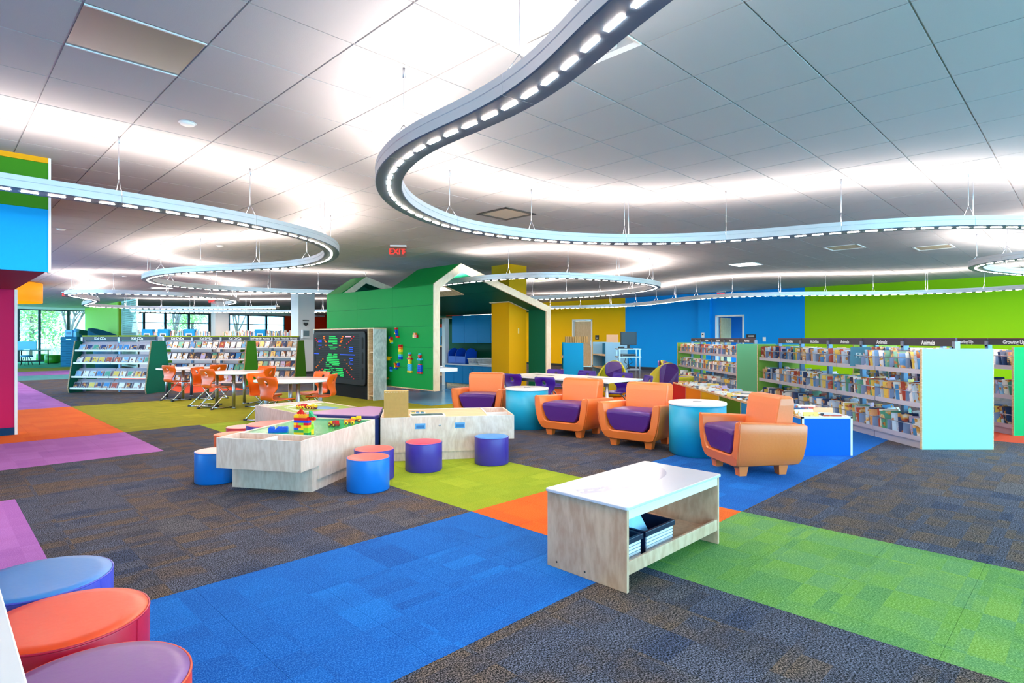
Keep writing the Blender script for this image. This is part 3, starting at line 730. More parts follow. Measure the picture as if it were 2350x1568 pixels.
line(1800, 152, 1670, 300, 6, 'r'); line(1665, 630, 1795, 795, 6, 'r'); line(1320, 630, 1265, 690, 3, 'r'); line(1228, 180, 1258, 236, 3, 'r'); line(1335, 292, 1292, 320, 2, 'r'); row(152, 1685, 1750, 'w')
for y in (208, 238, 268): row(y, 1272, 1322, 'b')
for y in (300, 335, 368): row(y, 1738, 1785, 'b')
row(420, 1600, 1815, 'b'); row(405, 1215, 1280, 'b')
for y in (487, 518, 548): row(y, 1738, 1785, 'b')
x, y = UV(6.75, 10.76)
t = thing('toy_figure', 'small yellow toy in the bottom niche of the peg wall', 'toy', (x, y, .102), A45)
obj('body', MB().box(-.03, .03, -.025, .025, 0, .06).lathe([(.02, .06), (.03, .09), (.02, .12), (.001, .13)], 10), plast('#e8b41c'), t)

# ---- building bricks stuck on the green wall
US = .032
BR = {}
def brick_mesh(a, b_, col, hh=.019 * 1.2, studs=True, sz=.016):
    key = (a, b_, col, hh, sz)
    if key not in BR:
        m = MB().box(0, a * sz - .0006, 0, b_ * sz - .0006, 0, hh - .0005)
        if studs:
            for i in range(a):
                for j in range(b_): m.lathe([(sz * .3, hh - .001), (sz * .3, hh + sz * .28)], 8, 0, (i + .5) * sz, (j + .5) * sz)
        BR[key] = m.mesh('toy_brick', plast(col, .25))
    return BR[key]
RD, YL, BU, GN, OR, LB, LG = '#d01818', '#f4c814', '#1444c8', '#189048', '#f07818', '#38b0e0', '#8cc820'
def wallmodel(label, px, py, cells, s=.05):
    """cells: (col,row,w,h,colour) in grid steps of s, row 0 at top; px,py = photo position of the model's upper left"""
    s *= .68; r = (px - PCX) / F; Y = HU0 * R2 / (1 + r); v = Y * (1 - r) / R2; z = CH - (py - PHY) / F * Y
    x, y = UV(HU0, v)
    t = thing('brick_model', label, 'toy', (x, y, z), A45, 'brick models on the green wall')
    for c, rw, w, h_, col in cells:
        m = MB().box(-.045, 0, -(c + w) * s + .001, -c * s - .001, -(rw + h_) * s + .001, -rw * s - .001)
        for i in range(int(w)):
            for j in range(int(h_)):
                k = MB().lathe([(s * .3, 0), (s * .3, .01)], 8)
                m.merge(k, Matrix.Translation((-.045, -(c + i + .5) * s, -(rw + j + .5) * s)) @ Matrix.Rotation(-PI / 2, 4, 'Y'))
        obj('toy_brick', m, plast(col, .25), t)
def man(px, py, body, legs, hat, label):
    wallmodel(label, px, py, [(1.5, 0, 1, 1, LB), (1, 1, 2, 1, RD), (1.5, 2, 1, 1, hat), (0, 3, 4, 1, RD if legs == LB else LB), (1, 4, 2, 2, body), (1, 6, 2, .6, hat), (.5, 6.6, 1.4, 4, legs), (2.2, 6.6, 1.4, 4, legs), (.2, 10.6, 1.7, 1, YL if legs == LB else RD), (2.2, 10.6, 1.7, 1, YL if legs == LB else RD)], .052)
man(938, 809, YL, LB, YL, 'brick figure with yellow body and light blue legs on the green wall')
man(961, 811, GN, BU, RD, 'brick figure with green body and dark blue legs on the green wall')
wallmodel('rainbow stack of bricks on the green wall', 918, 791, [(0, 0, 2, 1, RD), (0, 1, 2, 1, OR), (0, 2, 2, 1, YL), (0, 3, 2, 1, LG), (0, 4, 2, 1, LB), (0, 5, 2, 1, BU)], .075)
wallmodel('zigzag red and blue brick model at top of the green wall', 908, 752, [(.5, 0, 1.6, 1, RD), (1, 1, 1, 2, BU), (.4, 2.4, .8, 1, YL), (1.4, 3, 1, 1.4, BU), (1.6, 4.4, 2, .9, RD)], .06)
wallmodel('yellow blue and red brick model near the peg wall', 896, 771, [(0, .4, 1, 1.4, BU), (.2, 1.5, 1.4, 1.6, YL), (1.6, .6, 1, 2, RD), (1.2, 2.6, 1.4, 1.4, YL), (2, 3.6, .8, .8, LB)], .056)
wallmodel('yellow and red brick animal at upper right of the green wall', 951, 764, [(.4, 0, 1.6, 1, OR), (0, .8, 1.4, 1.4, YL), (1.2, .9, 1.6, 1.2, RD)], .068)
wallmodel('yellow brick tap shape on the green wall', 890, 818, [(0, 0, 4, 1, YL), (1, .9, 1.4, 1.4, YL), (.6, 1.2, .8, 1.2, OR), (2.6, 0, 1.4, .8, OR)], .056)
wallmodel('ring of mixed bricks low on the green wall', 908, 829, [(.6, 0, 1.4, 1, GN), (2, 0, 1.6, 1, LG), (3, .8, 1, 2, BU), (0, .8, 1, 1.6, OR), (.2, 2.2, 1, 1.4, YL), (2.4, 2.2, 1.4, 1, RD), (.8, 3.4, 1.2, 1, BU), (1.2, 1.8, .8, .8, RD)], .056)
wallmodel('small blue brick pair low on the green wall', 898, 842, [(0, 0, 1.6, 1.4, BU), (.2, 1.4, 1.2, 1.2, LB)], .056)
wallmodel('orange and green brick pair at bottom left of the green wall', 889, 867, [(0, 0, 1.4, 1, OR), (1.2, .2, 1.8, .7, GN)], .056)

# ================================================================ RIBBON LAMPS
ZB, ZT, RW = 2.46, 2.565, .20
def smooth_path(pts, step=.06, passes=3):
    P = [Vector(p) for p in pts]
    for _ in range(passes):
        P = [P[0]] + [(P[i - 1] + P[i] * 2 + P[i + 1]) / 4 for i in range(1, len(P) - 1)] + [P[-1]]
    out = []
    for i in range(len(P) - 1):
        p0 = P[max(0, i - 1)]; p1 = P[i]; p2 = P[i + 1]; p3 = P[min(len(P) - 1, i + 2)]
        n = max(2, int((p2 - p1).length / .03))
        for k in range(n):
            t = k / n
            out.append(.5 * ((2 * p1) + (p2 - p0) * t + (2 * p0 - 5 * p1 + 4 * p2 - p3) * t * t + (3 * p1 - p0 - 3 * p2 + p3) * t ** 3))
    out.append(P[-1]); res = [out[0]]; acc = 0; last = out[0]
    for q in out[1:]:
        d = (q - last).length
        while acc + d >= step:
            f = (step - acc) / d; last = last + (q - last) * f; res.append(last.copy()); d = (q - last).length; acc = 0
        acc += d; last = q
    return res
louv = MB()
for k in range(9): louv.box(-.055 + k * .0124, -.0465 + k * .0124, -.011, .011, -.002, 0)
M_LOUV = louv.mesh('light_slot', M_SLOT)
louv2 = MB().box(-.055, .055, -.011, .011, -.002, 0); M_LOUV2 = louv2.mesh('light_slot', M_SLOT)
def ribbon(label, pts, nocable=None, pend=1.22, passes=3):
    P = smooth_path(pts, .06, passes); n = len(P)
    N = []
    for i in range(n):
        d = (P[min(n - 1, i + 1)] - P[max(0, i - 1)]).normalized(); N.append(Vector((-d.y, d.x)))
    root = thing('ribbon_lamp', label, 'lamp', (P[0].x, P[0].y, ZB), 0, 'winding ribbon lamps under the ceiling'); O = root.location
    SEG = 20; cable = MB().tube([(0, 0, ZT + .13), (0, 0, ZC)], .0035, 5).lathe([(.008, ZC - .06), (.008, ZC)], 8)
    for s in range(0, n - 1, SEG):
        e = min(n - 1, s + SEG); k = e - s + 1
        if k < 2: continue
        sec = [(-RW / 2, ZB + .006), (-RW / 2 + .006, ZB), (RW / 2 - .006, ZB), (RW / 2, ZB + .006), (RW / 2, ZB + .058), (RW / 2 - .004, ZB + .062), (RW / 2, ZB + .066), (RW / 2, ZT), (RW / 2 - .012, ZT), (RW / 2 - .012, ZT - .02),
               (-RW / 2 + .012, ZT - .02), (-RW / 2 + .012, ZT), (-RW / 2, ZT), (-RW / 2, ZB + .066), (-RW / 2 + .004, ZB + .062), (-RW / 2, ZB + .058)]
        m = len(sec); vs = []; b = MB()
        for i in range(s, e + 1):
            sh = .0015 * ((i == s) - (i == e)); c = P[i]
            dd = Vector((N[i].y, -N[i].x))
            for w, z in sec: q = c + N[i] * w + dd * sh; vs.append((q.x - O.x, q.y - O.y, z - ZB))
        fs = []; mi = []
        for i in range(k - 1):
            for j in range(m):
                a = i * m + j; c = i * m + (j + 1) % m
                fs.append((a, a + m, c + m, c)); mi.append(1 if j in (0, 1, 2) else 0)
        o = b.add(vs, fs, 0, True); b.m = mi; b.sm = [True] * len(fs)
        b.f.append(list(range(m))); b.f.append([(k - 1) * m + j for j in reversed(range(m))]); b.m += [0, 0]; b.sm += [False, False]
        seg = obj('housing', b, [M_HOUSING, M_UNDER], root)
        me = seg.data
        # sharp profile: split normals by flat shading across corners
        at = me.attributes.new('sharp_edge', 'BOOLEAN', 'EDGE')
        for ed in me.edges:
            a, c = ed.vertices
            if a // m != c // m: at.data[ed.index].value = True
        up = MB(); vs = []
        for i in range(s, e + 1):
            for w in (-.075, .075): q = P[i] + N[i] * w; vs.append((q.x - O.x, q.y - O.y, ZT - .012 - ZB))
        up.add(vs, [(2 * i, 2 * i + 1, 2 * i + 3, 2 * i + 2) for i in range(k - 1)])
        up.f = [list(reversed(f)) if True else f for f in up.f]
        u = obj('uplight_lens', up, M_UP, seg)
        if u.data.polygons[0].normal.z < 0: u.data.flip_normals()
        # suspension cable at each joint
        c = P[s]
        if not (nocable and nocable(c.x, c.y)):
            cb = MB().tube([(0, 0, ZT + .12 - ZB), (0, 0, ZC - ZB)], .0035, 5)
            for w in (-1, 1): cb.tube([(N[s].x * w * .085, N[s].y * w * .085, ZT - ZB), (0, 0, ZT + .12 - ZB)], .003, 4)
            cb.lathe([(.009, ZC - ZB - .07), (.009, ZC - ZB)], 8)
            co = obj('suspension_cable', cb, M_STEEL, root, (c.x - O.x, c.y - O.y, 0))
            if (s // SEG) % 3 == 1:
                obj('canopy', MB().lathe([(.001, ZC - ZB - .02), (.055, ZC - ZB - .02), (.065, ZC - ZB - .012), (.065, ZC - ZB)], 20), M_WHITEP, co)
                obj('feed_rod', MB().tube([(.05, 0, ZT - ZB), (.05, 0, ZC - ZB)], .004, 6), M_STEEL, co)
    dist = .08; i = 0.0
    while True:
        idx = dist / .06; a = int(idx)
        if a + 1 >= n: break
        c = P[a].lerp(P[a + 1], idx - a); d = (P[a + 1] - P[a])
        near = c.y < 9
        sg = [ch for ch in root.children if ch.name.startswith('housing')]
        par = sg[min(len(sg) - 1, a // SEG)]
        obj('light_slot', M_LOUV if near else M_LOUV2, None, par, (c.x - O.x, c.y - O.y, -.0005), math.atan2(d.y, d.x))
        dist += .172 if near else .2
    return root
def gp(l): return [Vector(G(px, py, ZB)) for px, py in l]
R1 = [Vector(p) for p in ((.80, .6), (.80, 1.0), (.75, 1.35), (.66, 1.62), (.54, 1.85))] + gp([(1422.5, 24), (1376, 84), (1328, 133), (1280, 174), (1231, 210), (1182.5, 239), (1133, 265), (1084, 287), (1032.5, 307), (991, 324), (957.5, 342), (931.5, 359), (912, 376), (898, 393), (891, 408), (888.5, 423), (890, 437), (897, 450), (906.5, 463), (919, 474), (935, 483.6), (953, 493), (972.5, 502), (994, 510), (1017, 518), (1042, 525), (1069, 531), (1096, 536), (1155, 546), (1228, 554), (1303, 559), (1426, 564), (1548, 562), (1661, 556.7), (1778, 547.5), (1860, 539.5), (1993, 529), (2090, 523.5), (2192, 521), (2273, 520)])
R1 += [Vector(p) for p in ((5.6, 6.1), (6.3, 6.2), (7.0, 6.45), (7.6, 6.8), (7.95, 7.3), (7.85, 7.8), (7.5, 8.25), (7.27, 8.7), (7.22, 9.2), (7.45, 9.7), (8.0, 10.2), (8.98, 10.7), (10.2, 11.0), (11.4, 11.4), (12.3, 12.1), (12.6, 13.0), (12.2, 14.0))]
R1 += gp([(2197, 675), (2090, 678), (1949, 679), (1844.6, 678.5), (1755, 679), (1671, 681), (1599, 685.4), (1569, 689), (1528, 696), (1492, 702), (1438.5, 705), (1370, 707), (1298, 708.5), (1230, 709)])
ribbon('long winding silver ribbon lamp sweeping overhead and along the blue and green walls', R1)
R2_ = [Vector(p) for p in ((-4.9, 3.2), (-4.55, 3.9), (-4.15, 4.35))] + gp([(75, 442.5), (147.5, 452.5), (220, 463.5), (285, 472), (345, 481.5), (402.5, 489.5), (452.5, 497.5), (500, 506), (542.5, 513), (580, 520.5), (615, 527.5), (647.5, 535), (675, 541.5), (700, 547.5), (722.5, 553.5), (745, 562.5), (762.5, 572.5), (771.5, 582.5), (765, 595), (745, 606), (715, 612.5), (650, 619), (565, 621.5), (475, 623), (410, 626.5), (370, 631), (335, 637.5), (320, 644), (330, 648.5), (370, 655), (425, 662.5), (500, 667.5), (600, 672.5), (745, 676), (850, 677)])
ribbon('winding silver ribbon lamp in front of the colour banded bulkhead', R2_)
R3 = gp([(524, 699.4), (548, 696.6), (555, 691), (524, 686), (453, 681.5), (381, 678.4), (286, 674.4), (190.7, 673), (143, 674), (140, 678), (179, 684), (226, 689.5), (233, 692), (214, 697), (186, 700.6), (182, 703), (214, 705.4), (310, 709), (429, 711.5), (560, 710), (640, 708)])
ribbon('far ribbon lamp folding above the CD shelves', R3, passes=2)
R4 = [Vector((-1.75, 13.15))] + gp([(1016.6, 654.5), (1083, 646.8), (1159.5, 640), (1236, 637), (1293, 638), (1380, 641.5), (1456, 649.7), (1507.5, 655), (1525, 660), (1507, 667.5), (1436, 677), (1329, 684), (1252, 688), (1150, 691)]) + [Vector(p) for p in ((-1.6, 18.9), (-2.7, 19.7), (-3.2, 21.2), (-2.4, 22.8), (-.8, 24.0), (.4, 25.2), (.7, 26.4), (-.5, 27.8), (-2.5, 29.5))]  # tail hidden behind the house is added to brighten the yellow wall
def inhouse(x, y):
    u = (x + y) / R2; v = (y - x) / R2; return HU0 - .1 < u < HU1 + .1 and HV0 - .1 < v < HV1 + .1
ribbon('ribbon lamp loop crossing in front of the play house gable, with added unseen tail', R4, nocable=inhouse, passes=2)
R5 = gp([(300, 716), (420, 717), (560, 717.5), (700, 717), (760, 716)])
ribbon('straight far ribbon lamp near the windows', R5, passes=1)
# recessed round ceiling dots
for k, (px, py, lab) in enumerate([(430, 282, 'round white sprinkler cap near the overhead access panel'), (1160, 411, 'round white smoke detector inside the large lamp loop'), (700, 501, 'round sprinkler cap left of the exit sign'), (140, 526, 'round sprinkler cap right of the blue bulkhead'), (505, 564, 'round sprinkler cap inside the left lamp loop'), (286, 634, 'round sprinkler cap left of the second lamp bend')]):
    x, y = G(px, py, ZC)
    t = thing('sprinkler_cap', lab, 'ceiling fitting', (x, y, ZC), 0)
    obj('cap', MB().lathe([(.001, -.018), (.05, -.018), (.056, -.01), (.056, 0)], 24), M_WHITEP, t)
    obj('ring', MB().lathe([(.056, -.006), (.066, -.004), (.066, 0)], 24), M_TEE, t)
# pendant drum, far left
M_DRUM = mat('amber_shade', '#f0a020', .6, emit=.45, emit_col='#f09a10')
t = thing('drum_pendant', 'large amber drum shade lamp behind the pink wall', 'lamp', (-15.97, 17.9, 2.43), 0)
obj('shade', MB().lathe([(1.25, 0), (1.25, .6), (1.235, .6), (1.235, 0)], 48), M_DRUM, t)
obj('diffuser', MB().lathe([(.001, .05), (1.18, .05), (1.18, .06), (.001, .06)], 48), mat('drum_inner', '#7a7e90', .5), t)
obj('light_ring', MB().lathe([(1.0, .045), (1.12, .045), (1.12, .05), (1.0, .05)], 48), mat('ring_light', '#ffffff', .5, emit=4), t)
obj('stem', MB().tube([(0, 0, .06), (0, 0, ZC - 2.43)], .03, 8), M_STEEL, t)
# exit signs
def exit_sign(px, py0, w, hgt, label, rotz, Y=None, arrow=True, mirror=False):
    if Y is None: x, y = G(px, py0, ZC)
    else: y = Y; x = (px - PCX) / F * Y
    t = thing('exit_sign', label, 'sign', (x, y, ZC), rotz, 'exit signs')
    obj('mount', MB().box(-w * .5, w * .5, -.04, .04, -.03, 0), M_WHITEP, t, bevel=.004)
    p = obj('panel', MB().box(-w / 2, w / 2, -.006, .006, -hgt, -.03), glassmat('exit_acrylic', '#ffdede', .12) if 'exit_acrylic' not in MATS else MATS['exit_acrylic'], t)
    me = mat('exit_red', '#ff2a20', .5, emit=.9, emit_col='#ff1a10')
    text('EXIT', hgt * .66, me, p, (-.022 * w / .3, -.008, -hgt * .55), (PI / 2, 0, 0), bold=.0015)
    if arrow: obj('arrow', MB().extr([(w * .37, -hgt * .4), (w * .44, -hgt * .55), (w * .37, -hgt * .7), (w * .40, -hgt * .55)], 'y', -.009, -.007), me, p)
exit_sign(914, 563, .30, .225, 'red lettered acrylic exit sign hanging above the play house', math.radians(6))
x, y = UV(UW - .4, 9.9)
exit_sign((x / y) * F + PCX, 600, .34, .22, 'red exit sign above the open doorway', A45 - PI / 2, Y=y, arrow=False)
exit_sign(487, 600, .34, .2, 'small exit sign above the kids DVD shelves', 0, Y=26, arrow=False)
exit_sign(152, 600, .3, .2, 'tiny far exit sign beyond the amber drum lamp', 0, Y=22, arrow=False)

# ================================================================ FURNITURE
# ---- armchairs
CHAIR_W = .40
def armchair(name, label, loc, face, sc=1.0):
    rz = math.atan2(face[1], face[0]) + PI / 2          # local front is -y
    t = thing(name, label, 'armchair', (loc[0], loc[1], 0), rz, 'orange and purple armchairs')
    out = [(.25, .085), (.31, .105), (.345, .17), (.37, .27), (.39, .4), (.395, .485), (.385, .505), (.36, .51)]
    inn = [(.315, .50), (.30, .47), (.265, .25), (.23, .205), (.19, .195)]
    half = out + inn
    poly = half + [(-x, z) for x, z in reversed(half)]
    # U shell: quads strip between outer and inner so it bends cleanly
    b = MB(); ys = [-.36, -.345, -.1, .15, .33, .355]; n = len(poly)
    for k, y in enumerate(ys):
        e = .012 if k in (0, len(ys) - 1) else 0
        vs = []
        for i, (x, z) in enumerate(poly):
            a = Vector(poly[i - 1]); c = Vector(poly[(i + 1) % n]); d = (c - a).normalized(); nv = Vector((-d.y, d.x))
            q = Vector((x, z)) + nv * e
            yy = y
            low = max(0, .2 - q.y)
            if y > 0: yy = y - low * .32 * (y / .36)
            else: yy = y + low * .25 * (-y / .36)
            zz = q.y + (.02 * (-y / .36) if q.y > .4 else 0)
            vs.append((q.x, yy, zz))
        b.add(vs, [])
    for k in range(len(ys) - 1):
        for i in range(n):
            j = (i + 1) % n; b.f.append([k * n + i, k * n + j, (k + 1) * n + j, (k + 1) * n + i]); b.m.append(0); b.sm.append(True)
    o0 = 0
    H = len(half)
    for base, rev in ((0, False), ((len(ys) - 1) * n, True)):
        # cap as quads: pair outer and inner points
        L = [(0, 1, H - 1), ]
        f1 = list(range(0, H)); f2 = [n - 1 - i for i in range(H)]
        fo = []
        no, ni = len(out), len(inn)
        # arm right
        seq_o = list(range(no)); seq_i = list(range(H - 1, no - 1, -1))
        pairs = [(seq_o[round(q * (no - 1) / 6)], seq_i[round(q * (ni - 1) / 6)]) for q in range(7)]
        for q in range(6):
            a, c = pairs[q]; d, e2 = pairs[q + 1]
            mids_o = list(range(a, d + 1)); mids_i = list(range(e2, c + 1))
            fo.append(mids_o + mids_i)
        fr = [[n - 1 - i for i in reversed(f)] for f in fo]
        mid = [0, H - 1, n - 1 - (H - 1), n - 1]
        for f in fo + fr + [mid]:
            g = [base + i for i in f]; g = list(dict.fromkeys(g))
            if len(g) < 3: continue
            b.f.append(g if not rev else list(reversed(g))); b.m.append(0); b.sm.append(False)
    shell = obj('shell', b, M_ORANGE_V, t, bevel=.008, seg=2)
    pip = MB()
    for y in (-.352,):
        pip.tube([(x, y + max(0, .24 - z) * .28, z + (.02 if z > .4 else 0)) for x, z in out] , .004, 5)
        pip.tube([(-x, y + max(0, .24 - z) * .28, z + (.02 if z > .4 else 0)) for x, z in out], .004, 5)
    obj('piping', pip, M_ORANGE_V, shell)
    # back panel closing the rear and the back cushion
    obj('rear_panel', MB().extr([(-.26, .15), (.26, .15), (.31, .49), (-.31, .49)], 'y', .28, .33), M_ORANGE_V, t, bevel=.02, seg=3)
    bk = MB(); w0, w1 = .255, .275
    for z, y0, y1, w in ((.36, .08, .27, w0), (.5, .1, .29, w0 + .01), (.66, .125, .30, w1), (.72, .14, .295, w1 - .004), (.745, .165, .275, w1 - .02)):
        bk.add([(-w, y0, z), (w, y0, z), (w, y1, z), (-w, y1, z)], [])
    for k in range(4):
        for i in range(4): j = (i + 1) % 4; bk.f.append([k * 4 + i, k * 4 + j, k * 4 + 4 + j, k * 4 + 4 + i]); bk.m.append(0); bk.sm.append(False)
    bk.f += [[3, 2, 1, 0], [16, 17, 18, 19]]; bk.m += [0, 0]; bk.sm += [False, False]
    obj('back_cushion', bk, M_ORANGE_V, t, bevel=.02, seg=3)
    se = MB(); rows = ((-.37, .0), (-.35, .012), (-.2, .022), (.0, .018), (.1, .005)); prof = [(-.185, .2), (-.235, .27), (-.278, .40), (-.26, .425), (-.13, .435), (.13, .435), (.26, .425), (.278, .40), (.235, .27), (.185, .2)]
    m = len(prof)
    for y, up_ in rows: se.add([(x * (.97 if y < -.36 else 1), y + max(0, .3 - z) * .3 * (1 if y < -.3 else 0), z + (up_ if z > .38 else 0) - (.012 if y < -.36 and z > .38 else 0)) for x, z in prof], [])
    for k in range(len(rows) - 1):
        for i in range(m): j = (i + 1) % m; se.f.append([k * m + j, k * m + i, (k + 1) * m + i, (k + 1) * m + j]); se.m.append(0); se.sm.append(True)
    se.f += [list(range(m)), [4 * m + i for i in reversed(range(m))]]; se.m += [0, 0]; se.sm += [False, False]
    obj('seat_cushion', se, M_PURPLE_V, t, bevel=.012, seg=2)
    ft = MB(); a, c = .05, .036
    ft.add([(-c, -c, 0), (c, -c, 0), (c, c, 0), (-c, c, 0), (-a, -a, .1), (a, -a, .1), (a, a, .1), (-a, a, .1)], [(3, 2, 1, 0), (4, 5, 6, 7), (0, 1, 5, 4), (1, 2, 6, 5), (2, 3, 7, 6), (3, 0, 4, 7)])
    fm = ft.mesh('foot', M_ORANGE_V)
    for x in (-.22, .22):
        for y in (-.24, .18): obj('foot', fm, None, t, (x, y, 0))
    t.scale = (sc, sc, 1)
    return t
armchair('armchair', 'orange armchair with purple seat nearest the blue book browser, seen side on', (2.37, 5.80), (-.985, -.17), .98)
armchair('armchair', 'orange and purple armchair left of the turquoise drum table by the book browser', (1.60, 7.22), (-.62, -.78), 1.04)
armchair('armchair', 'orange and purple armchair right of the turquoise drum table near the long white table', (.86, 8.0), (-.60, -.80), 1.04)
armchair('armchair', 'orange and purple armchair farthest back beside the play house floor', (-.46, 9.35), (-.22, -.97), 1.04)
# ---- turquoise drum tables
def drum(x, y, label):
    t = thing('drum_table', label, 'side table', (x, y, 0), 0, 'turquoise drum tables')
    obj('body', MB().lathe([(.285, .0), (.285, .02), (.31, .02), (.31, .555)], 48), mat('turquoise_laminate', '#12a4cc', .42), t)
    obj('plinth', MB().lathe([(.28, 0), (.28, .018)], 40), M_BLACK, t)
    obj('top', MB().lathe([(.314, .555), (.316, .56), (.316, .578), (.312, .583), (.001, .583)], 48), M_WHITE, t)
    obj('grommet', MB().lathe([(.05, .583), (.05, .587), (.04, .588), (.001, .588)], 20), M_STEEL, t)
drum(2.10, 6.62, 'turquoise drum table with white top between two armchairs near the book browser')
drum(.22, 8.55, 'turquoise drum table with white top between the two farther armchairs')
# ---- cylinder stools
def stool(x, y, r, hh, side, top, label, seam=0):
    t = thing('cylinder_stool', label, 'stool', (x, y, 0), seam, 'round upholstered stools')
    obj('side', MB().lathe([(r - .006, 0), (r, .008), (r, hh - .012), (r - .003, hh - .004)], 48), vinyl(side), t)
    obj('top', MB().lathe([(r - .003, hh - .006), (r - .006, hh - .001), (r * .8, hh + .003), (.001, hh + .004)], 48), vinyl(top), t)
    obj('piping', MB().tube([(r * math.cos(a) * .992, r * math.sin(a) * .992, hh - .006) for a in [i * PI / 24 for i in range(48)]], .004, 5, closed=True), vinyl(side), t)
    obj('seam', MB().box(r - .003, r + .0015, -.002, .002, .01, hh - .01), vinyl(side), t)
    return t
BS, PS, CO, RS = '#0a78d8', '#43349c', '#f4605a', '#c01830'
stool(-1.243, 5.05, .181, .28, BS, CO, 'bright blue stool with coral top in front of the brick table')
stool(-1.281, 5.43, .181, .28, PS, CO, 'purple stool with coral top half hidden behind the bright blue one')
stool(-.876, 5.80, .181, .28, PS, '#e8405c', 'purple stool with red top in front of the two blue drawer pulls', 0)
stool(-.213, 6.11, .178, .28, PS, '#3a86d0', 'purple stool with blue top at the tray end of the wood topped table', math.radians(-35))
stool(-2.70, 5.34, .181, .28, BS, '#f4b4b4', 'blue stool with pale pink top tucked at the left of the brick table')
stool(-2.53, 6.19, .265, .40, PS, CO, 'large purple stool with coral top between brick and map tables')
stool(-3.12, 6.78, .18, .28, RS, '#f0a0a0', 'red stool with pink top left of the large coral topped stool')
stool(-3.0, 6.27, .18, .28, '#e8601c', '#f07040', 'orange stool behind the left end of the brick table')
stool(-1.72, 2.13, .222, .43, '#4a50c0', '#3c84cc', 'blue topped violet stool farthest of the three in the foreground corner')
stool(-1.392, 1.825, .222, .43, '#c01238', '#f24a1c', 'orange topped crimson stool in the middle of the foreground corner')
stool(-1.055, 1.465, .222, .43, '#e84018', '#7c4a92', 'purple topped orange edged stool nearest in the foreground corner')
# ---- foreground white table at lower left
x, y = G(30, 1450, .62)
t = thing('play_table', 'white topped table edge in the lower left foreground', 'table', (x, y, 0), -A45)
obj('top', MB().box(-1.2, 1.4, -.8, 0, .59, .62), mat('white_table_top', '#e4e2e6', .4), t, bevel=.004)
obj('base', MB().box(-1.0, 1.2, -.72, -.28, 0, .59), M_BIRCH, t)
# ---- the three joined play tables
def long_table(label, origin, ang, L, Wd, tray_end, skin, top_m, name='activity_table'):
    """local x along the length from 0..L, y across 0..Wd; tray at x<TR (tray_end=0) or x>L-TR (1)"""
    t = thing(name, label, 'table', (origin[0], origin[1], 0), ang, 'long plywood play tables')
    TR = .27; zt = .46; zb = .205; th = .018
    x0, x1 = (TR, L) if tray_end == 0 else (0, L - TR); a, c = (0, TR) if tray_end == 0 else (L - TR, L)
    bx0, bx1 = (x0 - .09, x1) if tray_end == 0 else (x0, x1 + .09)
    obj('body', MB().box(x0, x1, 0, th, .09, zt).box(x0, x1, Wd - th, Wd, .09, zt).box(x0, x0 + th, th, Wd - th, .09, zt).box(x1 - th, x1, th, Wd - th, .09, zt), M_BIRCH, t)
    obj('body_end', MB().box(bx0, bx1, .012, Wd - .012, .0, zb), M_BIRCH, t)
    obj('plinth', MB().box(x0 + .01, x1 - .01, .02, Wd - .02, 0, .09), M_BIRCH, t)
    obj('top', MB().box(x0 + th, x1 - th, th, Wd - th, zt - .02, zt - .006), top_m, t)
    tr = obj('tray', MB().box(a, c, 0, th, zb, zt).box(a, c, Wd - th, Wd, zb, zt).box(a if tray_end == 0 else c - th, a + th if tray_end == 0 else c, th, Wd - th, zb, zt).box(a + th, c - th, th, Wd - th, zb, zb + .02), M_BIRCH, t)
    obj('tray_divider', MB().box(a + th, c - th, Wd / 2 - th / 2, Wd / 2 + th / 2, zb + .02, zt - .01), M_WHITEP, tr)
    ed = MB()
    for y in (0, Wd - .003): ed.box(0, L, y, y + .003, zt, zt + .0015)
    ed.box(0, .003, 0, Wd, zt, zt + .0015).box(L - .003, L, 0, Wd, zt, zt + .0015).box(x0 if tray_end == 0 else x1 - th, x0 + th if tray_end == 0 else x1, 0, Wd, zt, zt + .0015)
    obj('edge_band', ed, M_WHITEP, t)
    return t
M_GBASE = mat('green_baseplate', '#08a05c', .2)
# A: brick table; near end is the tray, length axis goes away from the camera
angA = math.radians(90 - 13)
dA = Vector((math.cos(angA), math.sin(angA))); sA = Vector((math.sin(angA), -math.cos(angA)))   # sA points right
nr = Vector((-1.72, 4.76))
TA = long_table('plywood play table with green brick baseplate top nearest the camera', nr, angA, 1.33, .80, 0, None, M_GBASE)
def onA(l, w): p = nr + dA * l - sA * w; return (p.x, p.y)
# C: wood topped drawer table
angC = math.radians(10); oC = Vector((-1.385, 6.15))
TC = long_table('plywood drawer table with wood grain top and blue pulls', oC, angC, 1.43, .75, 1, None, M_OAK)
M_PULL = mat('blue_pull', '#5c9ccc', .35)
for xx in (.36, .78):
    p = obj('drawer_pull', MB().box(xx, xx + .11, -.004, 0, .335, .395), M_PULL, TC, bevel=.003)
    obj('finger_recess', MB().box(xx + .012, xx + .098, -.0055, -.003, .345, .375), mat('blue_pull_in', '#2a6ea8', .5), p)
obj('lock', MB().lathe([(.011, 0), (.011, .004), (.004, .005), (.001, .005)], 14), M_STEEL, TC, (.62, 0, .37), rot=(PI / 2, 0, 0))
obj('panel_joint', MB().box(.232, .2335, -.0012, 0, .1, .455), mat('joint_grey', '#b8a8a0', .6), TC)
